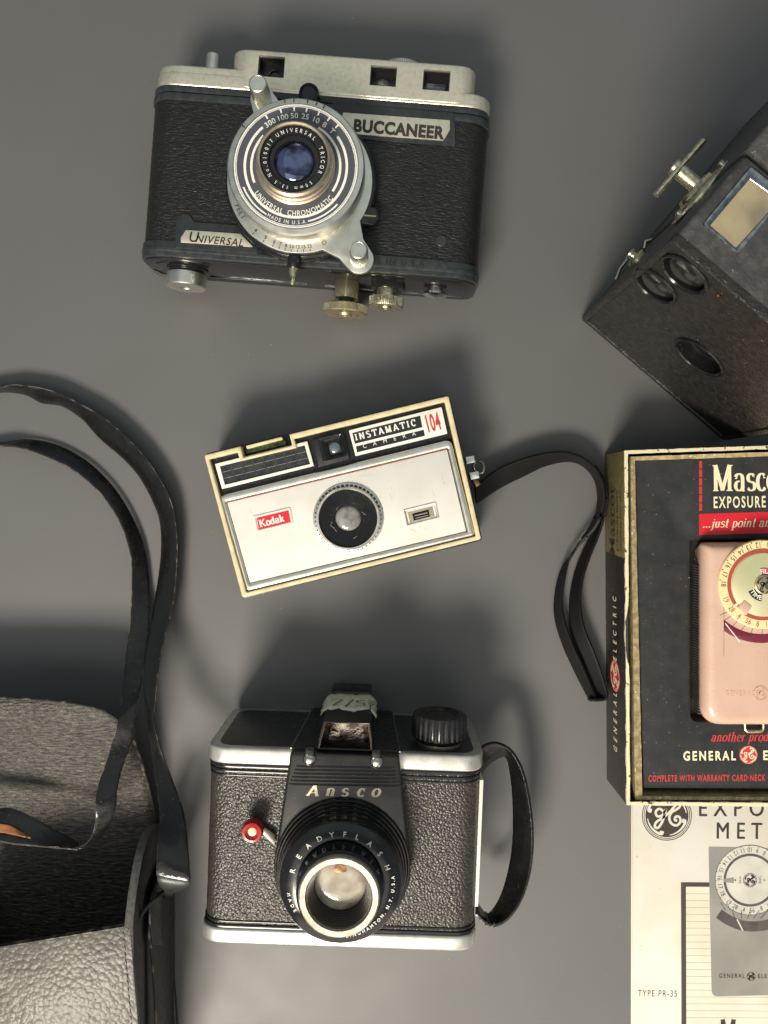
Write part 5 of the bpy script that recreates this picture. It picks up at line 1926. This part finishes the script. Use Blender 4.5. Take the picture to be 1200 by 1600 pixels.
# ------------------------------------------------------------------ leather case with neck straps (left)
def camera_case():
    fr = Frame(100, 1480, 0)
    L, PL = fr.L, fr.PL
    t = thing('camera_case', 'open black leather camera case with suede flap and long neck straps', 'camera case', fr)
    zp = 58.0
    # front panel, pebbled, facing up
    fp = M()
    ol = PL([(-140, 1502), (0, 1481.5), (100, 1465), (196, 1448.5), (204, 1452), (209, 1520), (217, 1610), (222, 1760), (-140, 1760)], zp)
    fp.prism(ol, zp - 2.4, zp)
    fp.build('front_panel', MT['case_front'], t, bevel=.5)
    ed = M()
    ed.ribbon([L(x, y, zp) + (zp + .1,) for x, y in ((-140, 1501), (0, 1480.5), (100, 1464), (200, 1447.5))],
              [L(x, y, zp) + (zp - 2.6,) for x, y in ((-140, 1501), (0, 1480.5), (100, 1464), (200, 1447.5))], .5)
    ed.build('panel_edge', MT['strap_edge'], t)
    sc_ = M()
    for k in range(14):
        y = 1459 + k * 11
        p = L(193 + k * .95, y, zp)
        sc_.tube([(p[0] - .1, p[1] + .9, zp), (p[0], p[1], zp + .22), (p[0] + .1, p[1] - .9, zp)], .28, 6)
    sc_.build('stitching', MT['case_side'], t)
    # bottom and far wall close the case below the frame
    bw = M()
    q0, q1 = L(-140, 1760, zp), L(222, 1760, zp)
    bw.box(q0[0] + .5, q1[0] - .5, q0[1] + .3, q0[1] + 3, 0.1, zp - 2.5)
    bw.box(q0[0] + .5, q0[0] + 3.5, q0[1] + 3.1, L(-140, 1502, zp)[1], 0.1, zp - 2.5)
    bw.build('case_wall', MT['case_side'], t, bevel=.5)
    # back panel running on into the lining of the flap
    rows = [(1760, 1.5, 262), (1600, 1.5, 258), (1470, 1.8, 240), (1420, 2.5, 234), (1370, 4.2, 238), (1320, 7.0, 244), (1285, 9.5, 244), (1250, 13, 237), (1215, 17.5, 228), (1180, 23, 216), (1150, 29, 204), (1128, 33.5, 186), (1110, 35.8, 158), (1100, 36.4, 118), (1094, 36.2, 60), (1091, 35.6, -20)]
    n = 40
    rr_ = [Vector(q) for q in rows]
    fine = cr(rr_, 54)
    top, bot = [], []
    nx = 26
    for q in fine:
        y, z, xr = q
        row_t, row_b = [], []
        for i in range(nx):
            s_ = i / (nx - 1)
            x = -190 + (xr + 190) * s_
            dz = .5 * math.sin(x * .03 + y * .021) * min(1, z / 10)
            p = L(x, y, z)
            row_t.append((p[0], p[1], z + dz))
        top.append(row_t)
    lin = M()
    V, Fc = [], []
    for r in top:
        V += r
    for k in range(len(top) - 1):
        for i in range(nx - 1):
            a = k * nx + i
            Fc.append((a, a + 1, a + nx + 1, a + nx))
    lin.add(V, Fc)
    lo = lin.build('flap', MT['suede'], t, smooth=70)
    bm = bmesh.new(); bm.from_mesh(lo.data)
    if sum(f.normal.z for f in bm.faces) < 0:
        bmesh.ops.reverse_faces(bm, faces=bm.faces[:])
    bm.to_mesh(lo.data); bm.free()
    md = lo.modifiers.new('thickness', 'SOLIDIFY')
    md.thickness = .0016
    md.offset = -1
    eg = M()
    line = [r[-1] for r in top]
    eg.tube([(p[0], p[1], p[2] - .5) for p in line[16:]], .75, 8)
    eg.build('flap_edge', MT['strap_edge'], lo)
    # side wall with its rounded tongue; profile in (y, z), straight along x
    xw = L(196, 1448, zp)[0]
    prof = [(1760, 1), (1760, zp - 2.6), (1470, zp - 2.6)]
    Y = lambda py, z: L(200, py, z)[1]
    pr = [(Y(1760, 1), 1), (Y(1760, 50), zp - 2.6), (Y(1449, zp), zp - .2), (Y(1425, 56), 56), (Y(1395, 53), 53), (Y(1365, 49), 49), (Y(1335, 44), 44), (Y(1312, 38), 38), (Y(1297, 31), 31), (Y(1289, 23), 23), (Y(1288, 14), 14), (Y(1292, 5), 5), (Y(1330, 1), 1)]
    sm = [pr[0], pr[1]] + [tuple(p[:2]) for p in cr([q + (0,) for q in pr[2:]], 40)]
    YZ = lambda a, b, h: (h, a, b)
    w = M()
    w.prism(sm, xw - .5, xw + 3.4, YZ)
    wo = w.build('side_wall', MT['case_side'], t, bevel=.5)
    edg = M()
    path = sm[2:36]
    off_o, off_i = [], []
    for (a, b) in path:
        off_o.append((xw + 3.2, a + .15, b + .45))
        off_i.append((xw - .3, a + .15, b + .45))
    edg.ribbon(off_i, off_o, .5, m=3, bulge=.25)
    edg.build('edge_band', MT['band'], wo, smooth=60)
    # outer gusset, folded strap keeper, base flange
    g = M()
    gp = [(Y(1760, 1), 1), (Y(1760, 40), 40), (Y(1470, 42), 42), (Y(1420, 36), 36), (Y(1375, 26), 26), (Y(1352, 14), 14), (Y(1350, 2), 1)]
    gs = [gp[0], gp[1]] + [tuple(p[:2]) for p in cr([q + (0,) for q in gp[2:]], 24)]
    g.prism(gs, xw + 3.3, xw + 5.2, YZ)
    go = g.build('side_gusset', MT['case_side'], t, bevel=.4)
    g = M()
    pts = [L(x, y, z) + (z,) for x, y, z in ((226, 1418, 41), (234, 1455, 44), (240, 1480, 41), (247, 1530, 37), (252, 1580, 34), (255, 1650, 32))]
    pts = [(xw + 5.5 + (0 if i else 0), p[1], p[2]) for i, p in enumerate(pts)]
    g.tube(cr(pts, 30), .55, 8)
    g.build('piping', MT['strap_edge'], go)
    g = M()
    fo = PL([(246, 1362), (259, 1372), (264, 1400), (268, 1480), (276, 1600), (286, 1760), (200, 1760), (200, 1362)], 3)
    g.prism(rpoly(fo, 1.5, 4), 0.02, 3.2)
    fo_ = g.build('base_flange', MT['case_side'], t, bevel=.6)
    g = M()
    for k in range(26):
        y = 1392 + k * 14
        x = 258 + (y - 1392) * .058
        p = L(x, y, 3.2)
        g.tube([(p[0], p[1] + 1.1, 3.1), (p[0] + .1, p[1], 3.5), (p[0] + .2, p[1] - 1.1, 3.1)], .35, 6)
    g.build('stitching', MT['black_matte'], fo_)
    k_ = M()
    xs_ = xw + 5.3
    kp = [(1345, 22), (1372, 33), (1405, 42), (1440, 44), (1476, 40)]
    A = cr([(xs_ + .4, Y(y, z), z) for y, z in kp], 20)
    B_ = cr([(xs_ + 1.0 + .02 * i, Y(y, z - 13), z - 13) for i, (y, z) in enumerate(kp)], 20)
    k_.ribbon(A, B_, 1.2, m=4, bulge=.6)
    k_.build('strap_keeper', MT['case_side'], t, bevel=.3)
    k_ = M()
    ln = [L(x, y, z) + (z,) for x, y, z in ((258, 1390, 40), (246, 1402, 44), (231, 1416, 47), (219, 1432, 50), (213, 1452, 52), (214, 1470, 51), (218, 1478, 50))]
    k_.tube(cr(ln, 30), .9, 8)
    k_.build('cord', MT['case_side'], t)

    # straps
    def strap(name, outer, inner, zo, zi, t_, label=None, m=6, bulge=.2):
        n = 130
        a3, b3 = cr([p + (0,) for p in outer], n), cr([p + (0,) for p in inner], n)

        def zat(zl, s_):
            for (s0, z0), (s1, z1) in zip(zl, zl[1:]):
                if s_ <= s1:
                    q = (s_ - s0) / (s1 - s0)
                    q = q * q * (3 - 2 * q)
                    return z0 + (z1 - z0) * q
            return zl[-1][1]
        ra, rb = [], []
        for i in range(n):
            s_ = i / (n - 1)
            za, zb = zat(zo, s_), zat(zi, s_)
            ra.append(L(a3[i].x, a3[i].y, za) + (za,))
            rb.append(L(b3[i].x, b3[i].y, zb) + (zb,))
        s2 = M()
        s2.ribbon(ra, rb, t_, m=m, bulge=bulge)
        so = s2.build(name, MT['strap'], t, bevel=.25, smooth=50)
        if label:
            so['label'] = label
        e2 = M()
        e2.tube(ra, .30, 6)
        e2.tube(rb, .30, 6)
        e2.build('strap_edge', MT['strap_edge'], so)
        return so
    O1 = [(-60, 612), (0, 604), (29, 601.5), (81, 611), (130, 634), (169, 658), (211, 697), (240, 733), (266, 781), (276, 833), (276, 885), (270, 944), (257, 996), (248, 1040), (243, 1090), (241, 1127), (251, 1172), (270, 1222), (287, 1273), (293.5, 1330), (297, 1377)]
    I1 = [(-60, 622), (0, 612), (40, 616), (66, 629), (98, 634), (130, 655), (156, 684), (193, 716), (222, 750), (248, 804), (253, 850), (249, 898), (238, 963), (229, 1019), (225, 1065), (229, 1110), (236, 1160), (244.5, 1222), (251, 1279), (247.5, 1313), (245, 1367)]
    strap('neck_strap', O1, I1, [(0, 8), (.50, 9), (.8, 36), (1, 60)], [(0, 1.2), (.50, 2), (.8, 32), (1, 60)], 1.3, 'outer loop of the neck strap')
    O2 = [(-60, 700), (0, 693), (49, 687.5), (97, 699), (143, 727), (182, 768), (211, 818), (227, 866), (233, 921), (232, 986), (225, 1040), (217, 1085), (214, 1102), (208, 1152), (189, 1204), (182, 1238), (179, 1270), (166, 1298), (149, 1316), (130, 1326)]
    I2 = [(-60, 708), (0, 697), (39, 701), (97, 724), (143, 756), (182, 805), (203, 860), (206.5, 905), (204, 970), (196, 1035), (191, 1085), (188.5, 1115), (184.5, 1130), (169, 1185), (153, 1232), (150, 1262), (149.5, 1285), (144, 1306), (132, 1320), (118, 1325)]
    strap('neck_strap', O2, I2, [(0, 1.5), (.44, 2.5), (.72, 32), (.86, 42), (1, 36)], [(0, 7), (.44, 8), (.72, 35), (.86, 45), (1, 36)], 1.3, 'inner loop of the neck strap')
    # folded end of the outer strap, riveted to the case
    f = M()
    a = [L(245, 1366, 60) + (59.2,), L(246, 1375, 60) + (59.4,), L(252, 1384, 57) + (57,), L(262, 1390, 52) + (52,)]
    b = [L(296.5, 1374, 60) + (59.2,), L(296.5, 1381, 60) + (59.4,), L(288, 1387, 57) + (57,), L(274, 1391, 52) + (52,)]
    f.ribbon(cr(a, 12), cr(b, 12), 1.8, m=5, bulge=.5)
    f.build('strap_fold', MT['case_side'], t, bevel=.3, smooth=50)
    f = M()
    f.ribbon([L(x, y, z) + (z,) for x, y, z in ((258, 1388, 52), (256, 1394, 36), (256, 1400, 16))], [L(x, y, z) + (z,) for x, y, z in ((276, 1388, 52), (272, 1394, 36), (268, 1400, 16))], 1.6)
    f.build('strap_tab', MT['case_side'], t, bevel=.3)
    # the inner strap turns over and runs out to the left, tan side showing
    O3 = [(134, 1326), (112, 1311), (80, 1293), (50, 1276), (22, 1264), (0, 1262), (-70, 1262)]
    I3 = [(122, 1327), (90, 1324.5), (62, 1322), (40, 1320), (20, 1318), (0, 1314), (-70, 1304)]
    n = 40
    ra = [L(p.x, p.y, 30) + (30,) for p in cr([q + (0,) for q in O3], n)]
    rb = [L(p.x, p.y, 36) + (36,) for p in cr([q + (0,) for q in I3], n)]
    s3 = M()
    s3.ribbon(ra, rb, 1.2, m=6, bulge=-.3)
    so = s3.build('strap_turn', MT['strap'], t, bevel=.2, smooth=50)
    s3 = M()
    s3.tube(rb, .45, 6)
    s3.build('strap_edge', MT['strap_edge'], so)
    s3 = M()
    ra = [L(x, y, 37) + (37,) for x, y in ((-70, 1276), (0, 1287), (16, 1290), (32, 1299), (47, 1308))]
    rb = [L(x, y, 38.5) + (38.5,) for x, y in ((-70, 1300), (0, 1301), (16, 1303.5), (32, 1306.5), (48, 1309.5))]
    s3.ribbon(cr(ra, 20), cr(rb, 20), .6, m=3)
    s3.build('tan_side', MT['tan'], so, bevel=.1, smooth=50)


camera_case()
